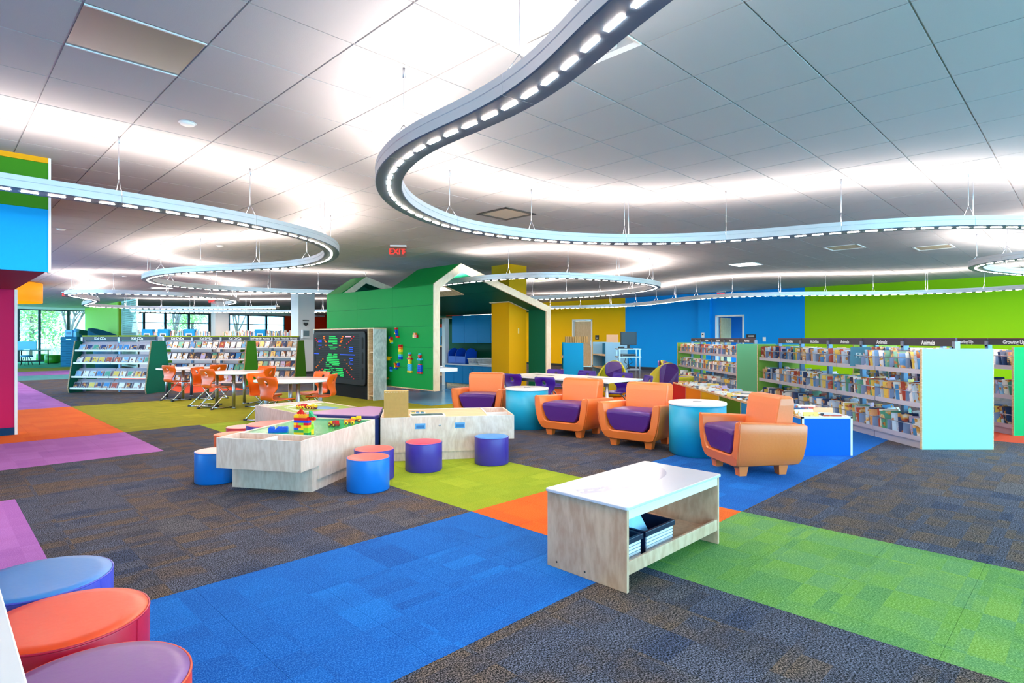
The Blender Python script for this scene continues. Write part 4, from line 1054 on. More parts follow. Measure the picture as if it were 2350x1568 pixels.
# B: map table
angB = math.radians(-45 + 180)
oB = Vector((-2.295, 6.42))
M_MAP = mat('map_green', '#8aa83c', .35)
TB = long_table('plywood play table with green road map top behind the brick table', Vector((-2.295, 6.42)) + Vector((.707, .707)) * .8, math.radians(135), 1.33, .80, 1, None, M_MAP)
pond = [(.35, .18), (.62, .2), (.7, .34), (.6, .46), (.42, .44), (.3, .34)]
obj('pond', MB().prism(pond, .454, .4555), paint('#5f94cc', .35), TB)
for off in (0, .03):
    rd = MB(); pts = [(.12 + off, .08, .456), (.16 + off, .3, .456), (.1 + off, .45, .456), (.2 + off, .6, .456), (.5, .68 - off, .456), (.85, .64 - off, .456), (.95 - off, .4, .456), (.88 - off, .15, .456)]
    rd.tube(pts, .0035, 4); obj('road_line', rd, M_WHITEP, TB)
# purple wedge between the tables
tri = [(-2.215, 6.262), (-1.435, 6.082), (-1.405, 6.18), (-1.515, 6.87), (-1.70, 6.96), (-2.255, 6.41)]
t = thing('wedge_seat', 'purple topped triangular wedge joining the three play tables', 'table', (0, 0, 0), 0)
obj('body', MB().prism(tri, 0, .455), paint('#1f2a5c'), t)
cx = sum(p[0] for p in tri) / 6; cy = sum(p[1] for p in tri) / 6
tri2 = [(cx + (p[0] - cx) * .985, cy + (p[1] - cy) * .985) for p in tri]
obj('rim', MB().prism(tri2, .455, .485), mat('wedge_navy', '#2b2168', .4), t, bevel=.006)
obj('cushion', MB().prism(tri2, .485, .495), mat('wedge_purple', '#a27cac', .45), t, bevel=.004)
# bricks on the brick table
def place(name, label, cat, l, w, z, rot, group=None):
    x, y = onA(l, w); return thing(name, label, cat, (x, y, z), rot, group)
zt = .4545
tw = place('brick_tower', 'tall tower of mixed coloured toy bricks on the brick table', 'toy', .31, .27, zt, math.radians(-12), 'toy brick builds')
SZ = .0235; BH = .0215
rowsT = [[(0, 4, YL), (4, 2, GN), ], [(0, 4, GN), (4, 2, LG)], [(0, 2, BU), (2, 2, YL), (4, 2, LG)], [(0, 1, OR), (1, 2, RD), (3, 2, YL), (5, 1, YL)], [(0, 1, YL), (1, 1, OR), (2, 2, LG), (4, 2, RD)], [(0, 6, BU)], [(0, 6, RD)]]
for r, rw in enumerate(rowsT):
    for x0, n, c in rw:
        for d in range(2):
            cc = c if d == 0 else random.choice([c, LG, YL, '#a8e070'])
            obj('toy_brick', brick_mesh(n, 2, cc, BH, True, SZ), None, tw, (x0 * SZ, d * 2 * SZ, r * BH))
for x0, y0, r, n, m_, c in ((0, 0, 7, 2, 2, YL), (2, 0, 7, 3, 2, '#f0a020'), (0, 2, 7, 3, 2, RD), (0, 2, 8, 2, 2, RD), (1, 2, 9, 1, 1, RD), (3, 2, 7, 2, 1, OR), (5, 1, 6, 3, 1, RD)):
    obj('toy_brick', brick_mesh(n, m_, c, BH, True, SZ), None, tw, (x0 * SZ, y0 * SZ, r * BH))
obj('slope_brick', MB().extr([(0, 0), (.055, 0), (.055, .01), (.03, .015), (.015, .04), (0, .055)], 'y', 0, .04), plast('#1ca870'), tw, (5 * SZ, 2 * SZ, 7 * BH))
t = place('blue_brick_wall', 'low row of blue toy bricks left on the brick table', 'toy', .36, .56, zt, math.radians(6), 'toy brick builds')
for x0, r, n in ((0, 0, 4), (4, 0, 3), (0, 1, 2), (3, 1, 2), (5, 1, 2)): obj('toy_brick', brick_mesh(n, 2, '#1458d8', BH, True, SZ), None, t, (x0 * SZ, 0, r * BH))
whm = {}
def vehicle(t, L, cols, wheel, n=2, s=1.0):
    obj('chassis', MB().box(0, L, .012, .048, .012, .024), plast('#7a2814'), t, bevel=.002)
    obj('toy_body', MB().box(0, L * .5, .008, .052, .024, .045), plast(cols[0]), t, bevel=.003)
    obj('toy_cab', MB().box(L * .5, L, .008, .052, .024, .058), plast(cols[1]), t, bevel=.004)
    st_ = MB()
    for i in range(3): st_.lathe([(.005, .045), (.005, .051)], 8, 0, L * (.1 + .15 * i), .03)
    obj('studs', st_, plast(cols[0]), t)
    for i in range(n):
        for y in (.003, .057):
            w = obj('wheel', MB().lathe([(.001, -.005), (.017, -.005), (.019, 0), (.017, .005), (.001, .005)], 16), plast(wheel), t, (L * (.2 + .6 * i / max(1, n - 1)), y, .019), rot=(PI / 2, 0, 0))
            obj('hub', MB().lathe([(.008, -.007), (.008, .007)], 10), plast('#f4d040' if wheel != YL else '#5a1c10'), w)
for lab, l, w, L, cols, wh, rot in (('yellow and red toy car nearest the brick tower', .82, .14, .10, (YL, RD), '#7a1c10', -30), ('red toy wagon with orange load on the brick table', .93, .03, .10, (OR, OR), YL, 12), ('yellow toy car near the purple wedge', 1.12, -.14 + .2, .10, (YL, YL), '#a03828', 10)):
    v = place('toy_vehicle', lab, 'toy car', l, w + .1, zt, math.radians(rot), 'toy vehicles'); vehicle(v, L, cols, wh)
for k in range(2):
    p = Vector((-2.60, 7.02)) + Vector((.14, -.05)) * k
    v = thing('toy_vehicle', ['red toy wagon at rear of the train on the map table', 'yellow toy engine at front of the train on the map table'][k], 'toy car', (p.x, p.y, zt), math.radians(-18), 'toy vehicles')
    vehicle(v, .13, [(RD, RD), (YL, YL)][k], [YL, '#7a1c10'][k], 3)
# cardboard box and books on the wood table
def onC(l, w, z=.4545): return (oC.x + math.cos(angC) * l - math.sin(angC) * w, oC.y + math.sin(angC) * l + math.cos(angC) * w, z)
t = thing('cardboard_box', 'upright brown cardboard display box on the wood topped table', 'box', onC(.035, .02), angC)
CB = mat('kraft_card', '#b08a4c', .85, vary=.12, bscale=30)
obj('body', MB().box(0, .255, 0, .1, 0, .285), CB, t, bevel=.002)
obj('flap', MB().box(0, .255, .0, .1, .285, .288), mat('kraft_top', '#c8a468', .85), t)
b = MB()
for k in range(8): b.box(.01 + k * .03, .028 + k * .03, -.0008, 0, .273, .277)
obj('perforation', b, M_WHITEP, t)
t = thing('open_book', 'open picture book with dark photograph lying on the wood topped table', 'book', onC(.31, .06), angC + .05)
obj('pages', MB().box(0, .38, 0, .2, 0, .012), M_PAGES, t, bevel=.002); obj('photo', MB().box(.02, .36, .02, .18, .012, .0125), mat('photo_dark', '#2c4a5c', .3, vary=.9, bscale=14), t)
t = thing('puzzle_tray', 'small white printed tray of pieces beside the cardboard box', 'puzzle', onC(.31, .3), angC)
obj('tray', MB().box(0, .17, 0, .14, 0, .008), M_WHITE, t)
for k in range(9): obj('piece', MB().box(.015 + .05 * (k % 3), .05 + .05 * (k % 3), .012 + .04 * (k // 3), .042 + .04 * (k // 3), .008, .02), plast(random.choice(['#5a8a5a', '#c8a850', '#4878a8', '#b86050'])), t)
# ---- foreground plywood activity table
oF = Vector((.585, 2.975)); dl = Vector((.707, .707)); ds = Vector((-.707, .707))
ft = thing('light_table', 'low plywood table with white road top and book bins below', 'table', (oF.x, oF.y, 0), A45)
LF, WF, HF = 1.03, .54, .425
obj('end_panel', MB().box(0, .02, 0, WF, 0, HF), M_BIRCHF, ft, bevel=.002); obj('end_panel', MB().box(LF - .02, LF, 0, WF, 0, HF), M_BIRCHF, ft, bevel=.002)
obj('apron', MB().box(.02, LF - .02, .004, .022, .372, HF), mat('pale_apron', '#e8e4da', .35), ft); obj('apron', MB().box(.02, LF - .02, WF - .022, WF - .004, .372, HF), M_BIRCHF, ft)
obj('shelf', MB().box(.02, LF - .02, .02, WF - .02, .085, .1), M_BIRCHF, ft)
obj('shelf_lip', MB().box(.02, LF - .02, .004, .02, .085, .155), M_BIRCHF, ft, bevel=.002); obj('shelf_lip', MB().box(.02, LF - .02, WF - .02, WF - .004, .085, .155), M_BIRCHF, ft, bevel=.002)
obj('top', MB().prism(rrect(-.012, LF + .012, -.012, WF + .012, .02), HF, HF + .016), mat('gloss_white_top', '#c8c9d6', .16, coat=.2), ft, bevel=.003)
RC = [Vector(p) for p in ((.06, .36), (.2, .3), (.4, .25), (.6, .235), (.76, .27), (.88, .36), (.96, .5))]
def rcurve(t):
    f = t * (len(RC) - 1); a = min(int(f), len(RC) - 2); u = f - a; p0, p1, p2, p3 = RC[max(0, a - 1)], RC[a], RC[a + 1], RC[min(len(RC) - 1, a + 2)]
    return .5 * (2 * p1 + (p2 - p0) * u + (2 * p0 - 5 * p1 + 4 * p2 - p3) * u * u + (3 * p1 - p0 - 3 * p2 + p3) * u ** 3)
lft, rgt = [], []
for i in range(25):
    p = rcurve(i / 24); d = (rcurve(min(1, i / 24 + .02)) - rcurve(max(0, i / 24 - .02))).normalized(); nv = Vector((-d.y, d.x)) * .045
    lft.append(tuple(p + nv)); rgt.append(tuple(p - nv))
road_poly = rgt + lft[::-1]
obj('road_print', MB().prism(road_poly, HF + .016, HF + .0164), mat('road_grey', '#9ea0b8', .16, coat=.2), ft)
b = MB()
for i in range(14):
    s = (i + .2) / 15; s2 = (i + .7) / 15
    p = rcurve(s); q = rcurve(s2); d = (q - p).normalized(); n_ = Vector((-d.y, d.x)) * .004
    b.prism([tuple(p - n_), tuple(q - n_), tuple(q + n_), tuple(p + n_)], HF + .0164, HF + .0168)
obj('road_dashes', b, M_WHITE, ft)
for px_, py_ in ((.3, .03), (.38, .02)): pass
for k in range(2): obj('screw', MB().lathe([(.006, 0), (.006, .001), (.001, .001)], 10), mat('screw_dark', '#4a4038', .4, .5), ft, (-.0, .27 + .2 * k, .035), rot=(0, -PI / 2, 0))
def fbin(x, label, L):
    p = oF + dl * x + ds * .07
    t = thing('book_bin', label, 'bin', (p.x, p.y, .1), A45, 'navy book bins under the plywood table')
    navy = mat('navy_plastic', '#101c3c', .35)
    b = MB(); w, hh = .36, .135
    b.box(0, L, 0, w, 0, .01).box(0, .008, 0, w, 0, hh).box(L - .008, L, 0, w, 0, hh).box(0, L, w - .008, w, 0, hh).box(0, L, 0, .008, 0, .02).box(-.01, L + .01, -.01, .008, hh - .03, hh).box(-.01, 0, -.01, w + .01, hh - .03, hh).box(L, L + .01, -.01, w + .01, hh - .03, hh)
    obj('body', b, navy, t, bevel=.003)
    # white slats showing on the front
    for k in range(5): obj('slat', MB().box(.01, L - .01, -.004, .006, .018 + k * .018, .031 + k * .018), mat('pale_slat', '#dfe4ee', .4), t)
    for k in range(3):
        bk = obj('booklet', MB().box(0, .14, 0, .008, 0, .24), mat('booklet_blue', '#6ea8d0', .3, vary=.5, bscale=9), None, (p.x, p.y, 0))
        q = p + dl * (.03 + .03 * k) + ds * (.05 + .07 * k); bk.location = (q.x, q.y, .125); bk.rotation_euler = (math.radians(-24), math.radians(-14), A45 + .1)
        tag(bk, ['front', 'middle', 'rear'][k] + ' pale blue booklet leaning in the ' + ('nearer' if x < .2 else 'farther') + ' navy bin under the plywood table', 'booklet', 'booklets in the bins under the table')
fbin(.04, 'navy book bin nearest the left panel under the plywood table', .20)
fbin(.28, 'navy book bin in the middle of the shelf under the plywood table', .30)
# ---- cantilever chairs
def shell_mesh(w=.39, sd=.37, seat=.375, top=.70):
    nT, nX = 26, 14; prof = []
    # seat front -> seat back -> up the backrest (local front = +y)
    ctrl = [(.20, seat - .025), (.17, seat - .003), (.05, seat - .008), (-.08, seat - .012), (-.145, seat + .005), (-.165, seat + .06), (-.15, seat + .13), (-.155, seat + .21), (-.185, top - .05), (-.20, top)]
    C = [Vector(c) for c in ctrl]
    for i in range(nT + 1):
        f = i / nT * (len(C) - 1); a = min(int(f), len(C) - 2); u = f - a
        p0, p1, p2, p3 = C[max(0, a - 1)], C[a], C[a + 1], C[min(len(C) - 1, a + 2)]
        prof.append(.5 * (2 * p1 + (p2 - p0) * u + (2 * p0 - 5 * p1 + 4 * p2 - p3) * u * u + (3 * p1 - p0 - 3 * p2 + p3) * u ** 3))
    def width(i):
        t = i / nT
        ks = [(0, .80), (.12, .98), (.35, .9), (.47, .62), (.58, .62), (.72, .9), (.85, 1.0), (.95, .98), (1, .86)]
        for (a, x), (c, y) in zip(ks, ks[1:]):
            if t <= c: u = (t - a) / (c - a); u = u * u * (3 - 2 * u); return (x + (y - x) * u) * w / 2
    V = []; 
    for i in range(nT + 1):
        for j in range(nX + 1):
            s = j / nX * 2 - 1; ww = width(i)
            back = max(0, (i / nT - .5)) * 2
            V.append([s * ww, prof[i].x + .05 * back * s * s - (.0), prof[i].y + (.012 * s * s if i / nT < .4 else 0), i, j])
    # hole in the backrest
    hc_i, hc_z = None, top - .085; hr = .034
    zs = {}
    def inside(p): return (p[0] ** 2 + (p[2] - hc_z) ** 2) < hr ** 2 * 1.15 and p[3] > nT * .6
    faces = []; rem = set()
    for i in range(nT):
        for j in range(nX):
            ids = (i * (nX + 1) + j, i * (nX + 1) + j + 1, (i + 1) * (nX + 1) + j + 1, (i + 1) * (nX + 1) + j)
            c = [sum(V[k][q] for k in ids) / 4 for q in (0, 1, 2)] + [i]
            if inside(c): rem.update(ids)
            else: faces.append(ids)
    used = set(k for f in faces for k in f)
    for k in rem & used:
        p = V[k]; d = Vector((p[0], p[2] - hc_z)); d = d.normalized() * hr if d.length > 1e-5 else Vector((hr, 0)); p[0], p[2] = d.x, hc_z + d.y
    b = MB(); b.add([tuple(p[:3]) for p in V], faces, 0, True); return b
SHELL = {}
def kchair(label, loc, face, col, group, sc=1.0, legs=True):
    rz = math.atan2(face[1], face[0]) - PI / 2
    t = thing('cantilever_chair', label, 'chair', (loc[0], loc[1], 0), rz, group)
    if col not in SHELL:
        SHELL[col] = shell_mesh().mesh('seat_shell', plast(col, .35))
        lg = MB()
        for s in (-1, 1):
            lg.tube([(s * .05, .11, .355), (s * .11, .15, .35), (s * .15, .155, .335), (s * .17, .13, .30), (s * .175, -.17, .03), (s * .175, -.19, .015), (s * .175, -.17, .012), (s * .17, .2, .012)], .0105, 8)
        SHELL[col + 'l'] = lg.mesh('leg_frame', M_CHROME)
        fb = MB()
        for s in (-1, 1): fb.box(s * .175 - .016, s * .175 + .016, -.21, -.16, 0, .028).box(s * .17 - .014, s * .17 + .014, .17, .21, 0, .024)
        SHELL[col + 'f'] = fb.mesh('foot_glides', M_BLACK)
        SHELL[col + 'b'] = MB().tube([(-.17, 0, .012), (.17, 0, .012)], .009, 6).mesh('cross_bar', M_CHROME)
        SHELL[col + 's'] = MB().lathe([(.007, 0), (.007, .004)], 10).mesh('back_screw', M_BLACK)
    o = obj('seat_shell', SHELL[col], None, t)
    so = o.modifiers.new('solid', 'SOLIDIFY'); so.thickness = .011; so.offset = 0
    for k, nm in (('l', 'leg_frame'), ('f', 'foot_glides'), ('b', 'cross_bar')): obj(nm, SHELL[col + k], None, t)
    t.scale = (sc, sc, sc)
    return t
OC = '#f0600c'; og = 'orange cantilever chairs at the round tables'
def unit(a, b_): v = Vector((b_[0] - a[0], b_[1] - a[1])).normalized(); return (v.x, v.y)
T1, T2, T3 = (-3.42, 9.17), (-5.25, 11.25), (-7.1, 12.78)
for lab, loc, fc in (
    ('orange cantilever chair leftmost, beside the green CD shelf end', (-7.07, 12.28), (.42, .9)),
    ('orange cantilever chair in front at left side of the middle round table', (-5.53, 10.87), (.45, .89)),
    ('orange cantilever chair just behind the front one at the middle round table', (-5.93, 11.3), (.98, -.1)),
    ('orange cantilever chair between the farthest and middle round tables', (-6.42, 12.55), (-.9, .4)),
    ('orange cantilever chair second nearest at the left of the near round table', (-3.97, 9.35), (.95, -.3)),
    ('nearest orange cantilever chair turned away, left of the near round table', (-3.50, 8.66), (.45, .89)),
    ('orange cantilever chair on right side of the middle round table', (-4.80, 11.2), (-.97, .1)),
    ('orange cantilever chair at the far side of the middle round table', (-5.02, 11.75), (-.2, -.97)),
    ('orange cantilever chair right of the near round table, farther of two', (-3.3, 9.75), (-.55, -.83)),
    ('orange cantilever chair right of the near round table, nearer of two', (-2.98, 9.2), (-1, .02))):
    kchair(lab, loc, fc, OC, og, 1.06)
def round_table(c, label, rot):
    t = thing('round_table', label, 'table', (c[0], c[1], 0), rot, 'round tables with silver legs')
    r = .59
    obj('top', MB().lathe([(r - .004, .633), (r, .637), (r, .657), (r - .004, .661), (.001, .661)], 56), mat('table_top_grey', '#dcd8e0', .18), t)
    obj('edge_band', MB().lathe([(r, .638), (r + .003, .639), (r + .003, .655), (r, .656)], 56), mat('edge_white', '#eef2f6', .3), t)
    lm = MB().tube([(0, 0, .02), (0, 0, .633)], .03, 16).lathe([(.034, 0), (.034, .02)], 16).box(-.05, .05, -.05, .05, .625, .633)
    lm = lm.mesh('leg', M_STEEL)
    for k in range(4): a = k * PI / 2; obj('leg', lm, None, t, (.40 * math.cos(a), .40 * math.sin(a), 0))
round_table(T1, 'pale round table nearest the play tables', .5); round_table(T2, 'pale round table in the middle of the row of three', .2); round_table(T3, 'pale round table farthest left near the CD shelves', .3)
# ---- long white table with purple chairs
oL = Vector((1.41, 8.6))
lt = thing('long_table', 'long white table with dark cable slots behind the armchairs', 'table', (oL.x, oL.y, 0), math.radians(135))
LLt, WLt = 2.3, .95
obj('top', MB().box(0, LLt / 2 - .002, -WLt, 0, .635, .66), M_WHITE, lt, bevel=.003); obj('top', MB().box(LLt / 2 + .002, LLt, -WLt, 0, .635, .66), M_WHITE, lt, bevel=.003)
for k in range(2): obj('cable_slot', MB().box(.35 + k * LLt / 2, .75 + k * LLt / 2, -.55, -.47, .66, .6615), M_BLACK, lt)
for xx in (.06, LLt / 2, LLt - .06):
    for yy in (-WLt + .06, -.06): obj('leg', MB().tube([(xx, yy, 0), (xx, yy, .635)], .025, 12), M_STEEL, lt)
obj('beam', MB().box(.06, LLt - .06, -WLt + .05, -WLt + .07, .58, .635).box(.06, LLt - .06, -.07, -.05, .58, .635), mat('beam_dark', '#3a3e48', .4), lt)
PC = '#40148c'; pg = 'purple cantilever chairs at the long white table'
for (x, y), fc, lab in (((.1, 10.05), (.6, .75), 'purple chair with round hole beside the farthest armchair, back to camera'), ((.60, 9.2), (.6, .75), 'purple chair with round hole between drum table and near armchair'),
                        ((.75, 11.25), (-.6, -.75), 'purple chair at far side of the long table, left'), ((1.3, 10.75), (-.6, -.75), 'purple chair at far side of the long table, middle'),
                        ((1.85, 10.15), (-.6, -.75), 'purple chair at far side of the long table, right'), ((2.05, 9.4), (-.75, -.1), 'purple chair at the right hand end of the long table')):
    kchair(lab, (x, y), fc, PC, pg, 1.0)
# ---- pod lounge chairs
def pod(x, y, rz, label):
    t = thing('pod_chair', label, 'lounge chair', (x, y, 0), rz, 'lime and purple pod chairs')
    lime = vinyl('#a8a40c'); pur = vinyl('#4c2a78')
    b = MB(); n = 28; levels = [(0, .26, .26), (.04, .31, .32), (.16, .36, .37), (.3, .37, .38), (.42, .36, .37)]
    vs = []
    for z, rx, ry in levels:
        for i in range(n): a = 2 * PI * i / n; vs.append((rx * math.cos(a), ry * math.sin(a), z))
    for z, kk in ((.56, .97), (.68, .92), (.76, .86), (.79, .8)):       # back rises behind, dips in front
        for i in range(n):
            a = 2 * PI * i / n; f = max(0, math.sin(a)) ** .8; zz = .42 + (z - .42) * f
            vs.append((.36 * kk * math.cos(a) * (1 if f > 0 else 1), .37 * math.sin(a) * (1 + .12 * (zz - .42)), zz))
    fs = []
    for k in range(8):
        for i in range(n): j = (i + 1) % n; fs.append((k * n + i, k * n + j, (k + 1) * n + j, (k + 1) * n + i))
    b.add(vs, fs, 0, True); b.f.append(list(reversed(range(n)))); b.m.append(0); b.sm.append(False)
    o = obj('shell', b, lime, t); so = o.modifiers.new('solid', 'SOLIDIFY'); so.thickness = .05; so.offset = -1
    obj('seat_cushion', MB().lathe([(.31, .3), (.32, .36), (.29, .41), (.001, .42)], 28), pur, t)
    bp = MB(); pts = []
    prof = rrect(-.21, .21, .1, .775, .16, 6)
    bp.extr(prof, 'y', 0, .04)
    bp.v = [(x_, y_ + .40 - (x_ / .37) ** 2 * .17 + .03 * (z_ - .4), z_) for x_, y_, z_ in bp.v]
    obj('back_panel', bp, pur, t, bevel=.012)
    bi = MB().extr(rrect(-.2, .2, .4, .77, .15, 6), 'y', -.05, .0); bi.v = [(x_, y_ + .33 - (x_ / .37) ** 2 * .19, z_) for x_, y_, z_ in bi.v]
    obj('back_cushion', bi, pur, t, bevel=.015)
pod(2.25, 13.2, math.radians(-20), 'lime pod chair with purple back beside the computer cart')
pod(3.25, 12.7, math.radians(190), 'lime pod chair with purple rear panel facing away in the middle')
pod(3.85, 13.6, math.radians(60), 'lime pod chair farthest right next to the green shelf end')

# ================================================================ SHELVES AND BOOKS
def bookmesh(w, h_, d, cov=None):
    """cover on the -y side, spine left, pages elsewhere; origin at bottom centre of the front cover"""
    m = MB(); m.box(-w / 2, w / 2, 0, d, 0, h_, 0)
    m.m = [1, 1, 0, 1, 0, 0]
    return m.mesh('book', [cov or M_COVER, M_PAGES])
BKM = [bookmesh(w, h_, d) for w, h_, d in ((.2, .24, .012), (.22, .26, .01), (.24, .22, .012), (.19, .25, .016), (.25, .25, .01), (.17, .22, .012))]
BOOKCOL = {'white': '#f2eeec', 'blue': '#4688c4', 'yellow': '#e8c75c', 'navy': '#2a3e6c', 'pale blue': '#bcd2ea', 'red': '#b85040', 'cream': '#f0e8da', 'green': '#589e86', 'grey': '#b4bac6', 'tan': '#dea87a'}
SHAPES = ((.2, .24, .012), (.22, .26, .01), (.24, .22, .012), (.19, .25, .016), (.25, .25, .01), (.17, .22, .012))
CBK = {c: [bookmesh(*sh, cover_mat('printed_cover_' + c.replace(' ', '_'), hx)) for sh in SHAPES] for c, hx in BOOKCOL.items()}
ORD = ['first', 'second', 'third', 'fourth', 'fifth', 'sixth', 'seventh', 'eighth', 'ninth', 'tenth', 'eleventh', 'twelfth', 'thirteenth', 'fourteenth', 'fifteenth', 'sixteenth', 'seventeenth', 'eighteenth', 'nineteenth', 'twentieth', 'twenty-first', 'twenty-second', 'twenty-third', 'twenty-fourth', 'twenty-fifth', 'twenty-sixth', 'twenty-seventh', 'twenty-eighth', 'twenty-ninth', 'thirtieth']
BAY = .914
TEXTW = M_SIGNTXT
def browser(label, Xs, Y0, bays, signs, near_m, far_m, wid=.83, mirror_books=True, band=None, indiv=3, gname='', right=True):
    """double sided book browser; local +y runs along the length, left face is -x"""
    t = thing('book_browser', label, 'bookshelf', (Xs, Y0, 0), 0, 'double sided book browsers')
    L = bays * BAY; hw = wid / 2
    for k, (y, m) in enumerate(((0, near_m), (L, far_m))):
        e = obj('end_panel', MB().box(-hw, hw, y - .015, y + .015, 0, 1.18), m, t)
        obj('edge_band', MB().box(-hw - .006, -hw, y - .016, y + .016, 0, 1.18).box(hw, hw + .006, y - .016, y + .016, 0, 1.18), M_BIRCHX, e)
    for k in range(bays + 1): obj('post', MB().box(-.03, .03, k * BAY - .03 + (.045 if k == 0 else 0) - (.045 if k == bays else 0), k * BAY + .03 + (.045 if k == 0 else 0) - (.045 if k == bays else 0), 0, 1.2), M_POST, t)
    bandm = band or mat('sign_plum', '#5c2c5c', .5)
    for k in range(bays):
        y0, y1 = k * BAY + .008, (k + 1) * BAY - .008
        s = obj('sign_panel', MB().box(-.012, .012, y0, y1, 1.205, 1.295), M_DARKSIGN, t)
        obj('sign_cap', MB().box(-.013, .013, y0, y1, 1.295, 1.305), bandm, s)
        obj('sign_clip', MB().box(-.03, .03, y0 - .02, y0 + .03, 1.18, 1.262), mat('clip_grey', '#8a90a4', .4, .4), s)
        text(signs[k], .074, TEXTW, s, (-.0135, (y0 + y1) / 2, 1.245), (PI / 2, 0, -PI / 2), bold=.0015)
        for side in ((-1, 1) if right else (-1,)):
            for q, z in enumerate((.89, .49, .1)):
                xf = hw - (.03 if q < 2 else .0); 
                sh = obj('shelf', MB().box(min(side * .06, side * xf), max(side * .06, side * xf), y0, y1, z, z + .02), M_LILAC, t)
                obj('shelf_lip', MB().box(min(side * xf, side * (xf + .008)), max(side * xf, side * (xf + .008)), y0, y1, z - .012, z + .045), M_LILAC, sh)
                obj('rail', MB().tube([(side * (xf + .004), y0, z + .17), (side * (xf + .004), y1, z + .17)], .006, 6), M_STEEL, sh)
                if q == 2: obj('kick_panel', MB().box(min(side * (xf - .03), side * (xf - .015)), max(side * (xf - .03), side * (xf - .015)), y0, y1, 0, z - .012), M_LILAC, sh)
                if side < 0:
                    for d in range(3):
                        yy = y0 + BAY * (d + .06) / 3
                        obj('bin_divider', MB().extr([(-xf + .01, z + .02), (-xf + .24, z + .02), (-xf + .3, z + .2), (-xf + .01, z + .165)], 'y', yy, yy + .004), mat('divider_bluegrey', '#8fa2c8', .3), sh)
    return t, L, hw
covercol = None
STUFF = MB()
def stack(Xs, Y0, hw, k, q, d, z, n, lab, grp, side=-1, indiv=True, rnd=random):
    xf = hw - (.03 if q < 2 else 0)
    y = Y0 + k * BAY + .05 + BAY * d / 3
    x = Xs + side * (xf - .135)
    for b in range(n):
        yy = y + .04 + b * .045 + rnd.uniform(-.006, .006)
        lean = math.radians(rnd.uniform(18, 27)); yaw = -side * math.radians(rnd.uniform(-26, -14)) if side < 0 else math.radians(rnd.uniform(14, 26))
        o_loc = (x + rnd.uniform(-.012, .012), yy, z + .021); rot = (-lean, 0, yaw)
        me = rnd.choice(BKM)
        if indiv:
            c = rnd.choice(list(CBK)); o = obj('book', rnd.choice(CBK[c]), None, None, o_loc, rot=rot); tag(o, lab % (['front', 'second', 'third'][b], c, ['near', 'middle', 'far'][d]), 'book', grp)
        else:
            M = Matrix.Translation(o_loc) @ Matrix.Rotation(yaw, 4, 'Z') @ Matrix.Rotation(-lean, 4, 'X')
            add_stuff(me, M)
def add_stuff(me, M):
    o = len(STUFF.v); STUFF.v += [tuple(M @ v.co) for v in me.vertices]
    for p in me.polygons: STUFF.f.append([i + o for i in p.vertices]); STUFF.m.append(p.material_index); STUFF.sm.append(False)
LGRN_DAYLIT = paint('#9ae8d6', .5); LGRN = paint('#8ab84c', .5); LGRN2 = paint('#7cc08c', .5); KGRN = paint('#12a860', .5)  # first one is the light green panel with cyan daylight put into its colour
rows3 = ('top', 'middle', 'bottom')
Xs1, Y1 = 5.215, 6.85
b1, L1, hw1 = browser('long book browser with pale aqua end panel under Activities and Animals signs', Xs1, Y1, 5, ['Animals', 'Animals', 'Animals', 'Activities', 'Activities'], LGRN_DAYLIT, LGRN, gname='a')
for k in range(5):
    for q, z in enumerate((.89, .49, .1)):
        for d in range(3):
            sub = 'Animals' if k < 3 else 'Activities'
            n = 5
            stack(Xs1, Y1, hw1, k, q, d, z, 3, '%%s %%s book of the %%s stack, %s shelf, under the %s large %s sign' % (rows3[q], ['nearest', 'second', 'third', 'nearest', 'second'][k], sub), 'books on %s shelf of the aqua ended browser, %s' % (rows3[q], sub))
            # right hand side seen through the gaps
            for b in range(2): 
                M = Matrix.Translation((Xs1 + random.uniform(.18, .24), Y1 + k * BAY + .1 + BAY * d / 3 + b * .1, z + .021)) @ Matrix.Rotation(.4, 4, 'Z') @ Matrix.Rotation(-.38, 4, 'X')
                add_stuff(random.choice(BKM), M)
            for b in range(2):
                M = Matrix.Translation((Xs1 - hw1 + .17, Y1 + k * BAY + .05 + BAY * d / 3 + .2 + b * .035, z + .021)) @ Matrix.Rotation(-.35, 4, 'Z') @ Matrix.Rotation(-.4, 4, 'X')
                add_stuff(random.choice(BKM), M)
Xs2, Y2 = 5.32, 12.75
b2, L2, hw2 = browser('farther book browser with light green end panel and small Activities signs', Xs2, Y2, 5, ['Activities', 'Activities', 'Activities', 'Activities', 'New'], LGRN2, LGRN)
for k in range(5):
    for q, z in enumerate((.89, .49, .1)):
        for d in range(3):
            stack(Xs2, Y2, hw2, k, q, d, z, 2, '%%s %%s book of %%s stack, %s shelf, %s bay of farther browser' % (rows3[q], ORD[k]), 'books on %s shelf of the farther browser' % rows3[q])
            for b in range(3):
                M = Matrix.Translation((Xs2 - hw2 + .17, Y2 + k * BAY + .05 + BAY * d / 3 + .12 + b * .045, z + .021)) @ Matrix.Rotation(-.35, 4, 'Z') @ Matrix.Rotation(-.4, 4, 'X')
                add_stuff(random.choice(BKM), M)
Xs3, Y3 = 7.13, 7.83
b3, L3, hw3 = browser('book browser at right edge with emerald end panel and Growing Up signs', Xs3, Y3, 4, ['Growing Up', 'Growing Up', 'Growing Up', 'Counting'], KGRN, LGRN, band=mat('sign_rust', '#7a3a2c', .5))
for k in range(4):
    for q, z in enumerate((.89, .49, .1)):
        for d in range(3):
            for b in range(5):
                M = Matrix.Translation((Xs3 - hw3 + .165, Y3 + k * BAY + .09 + BAY * d / 3 + b * .045, z + .021)) @ Matrix.Rotation(-.35, 4, 'Z') @ Matrix.Rotation(-.4, 4, 'X')
                add_stuff(random.choice(BKM), M)
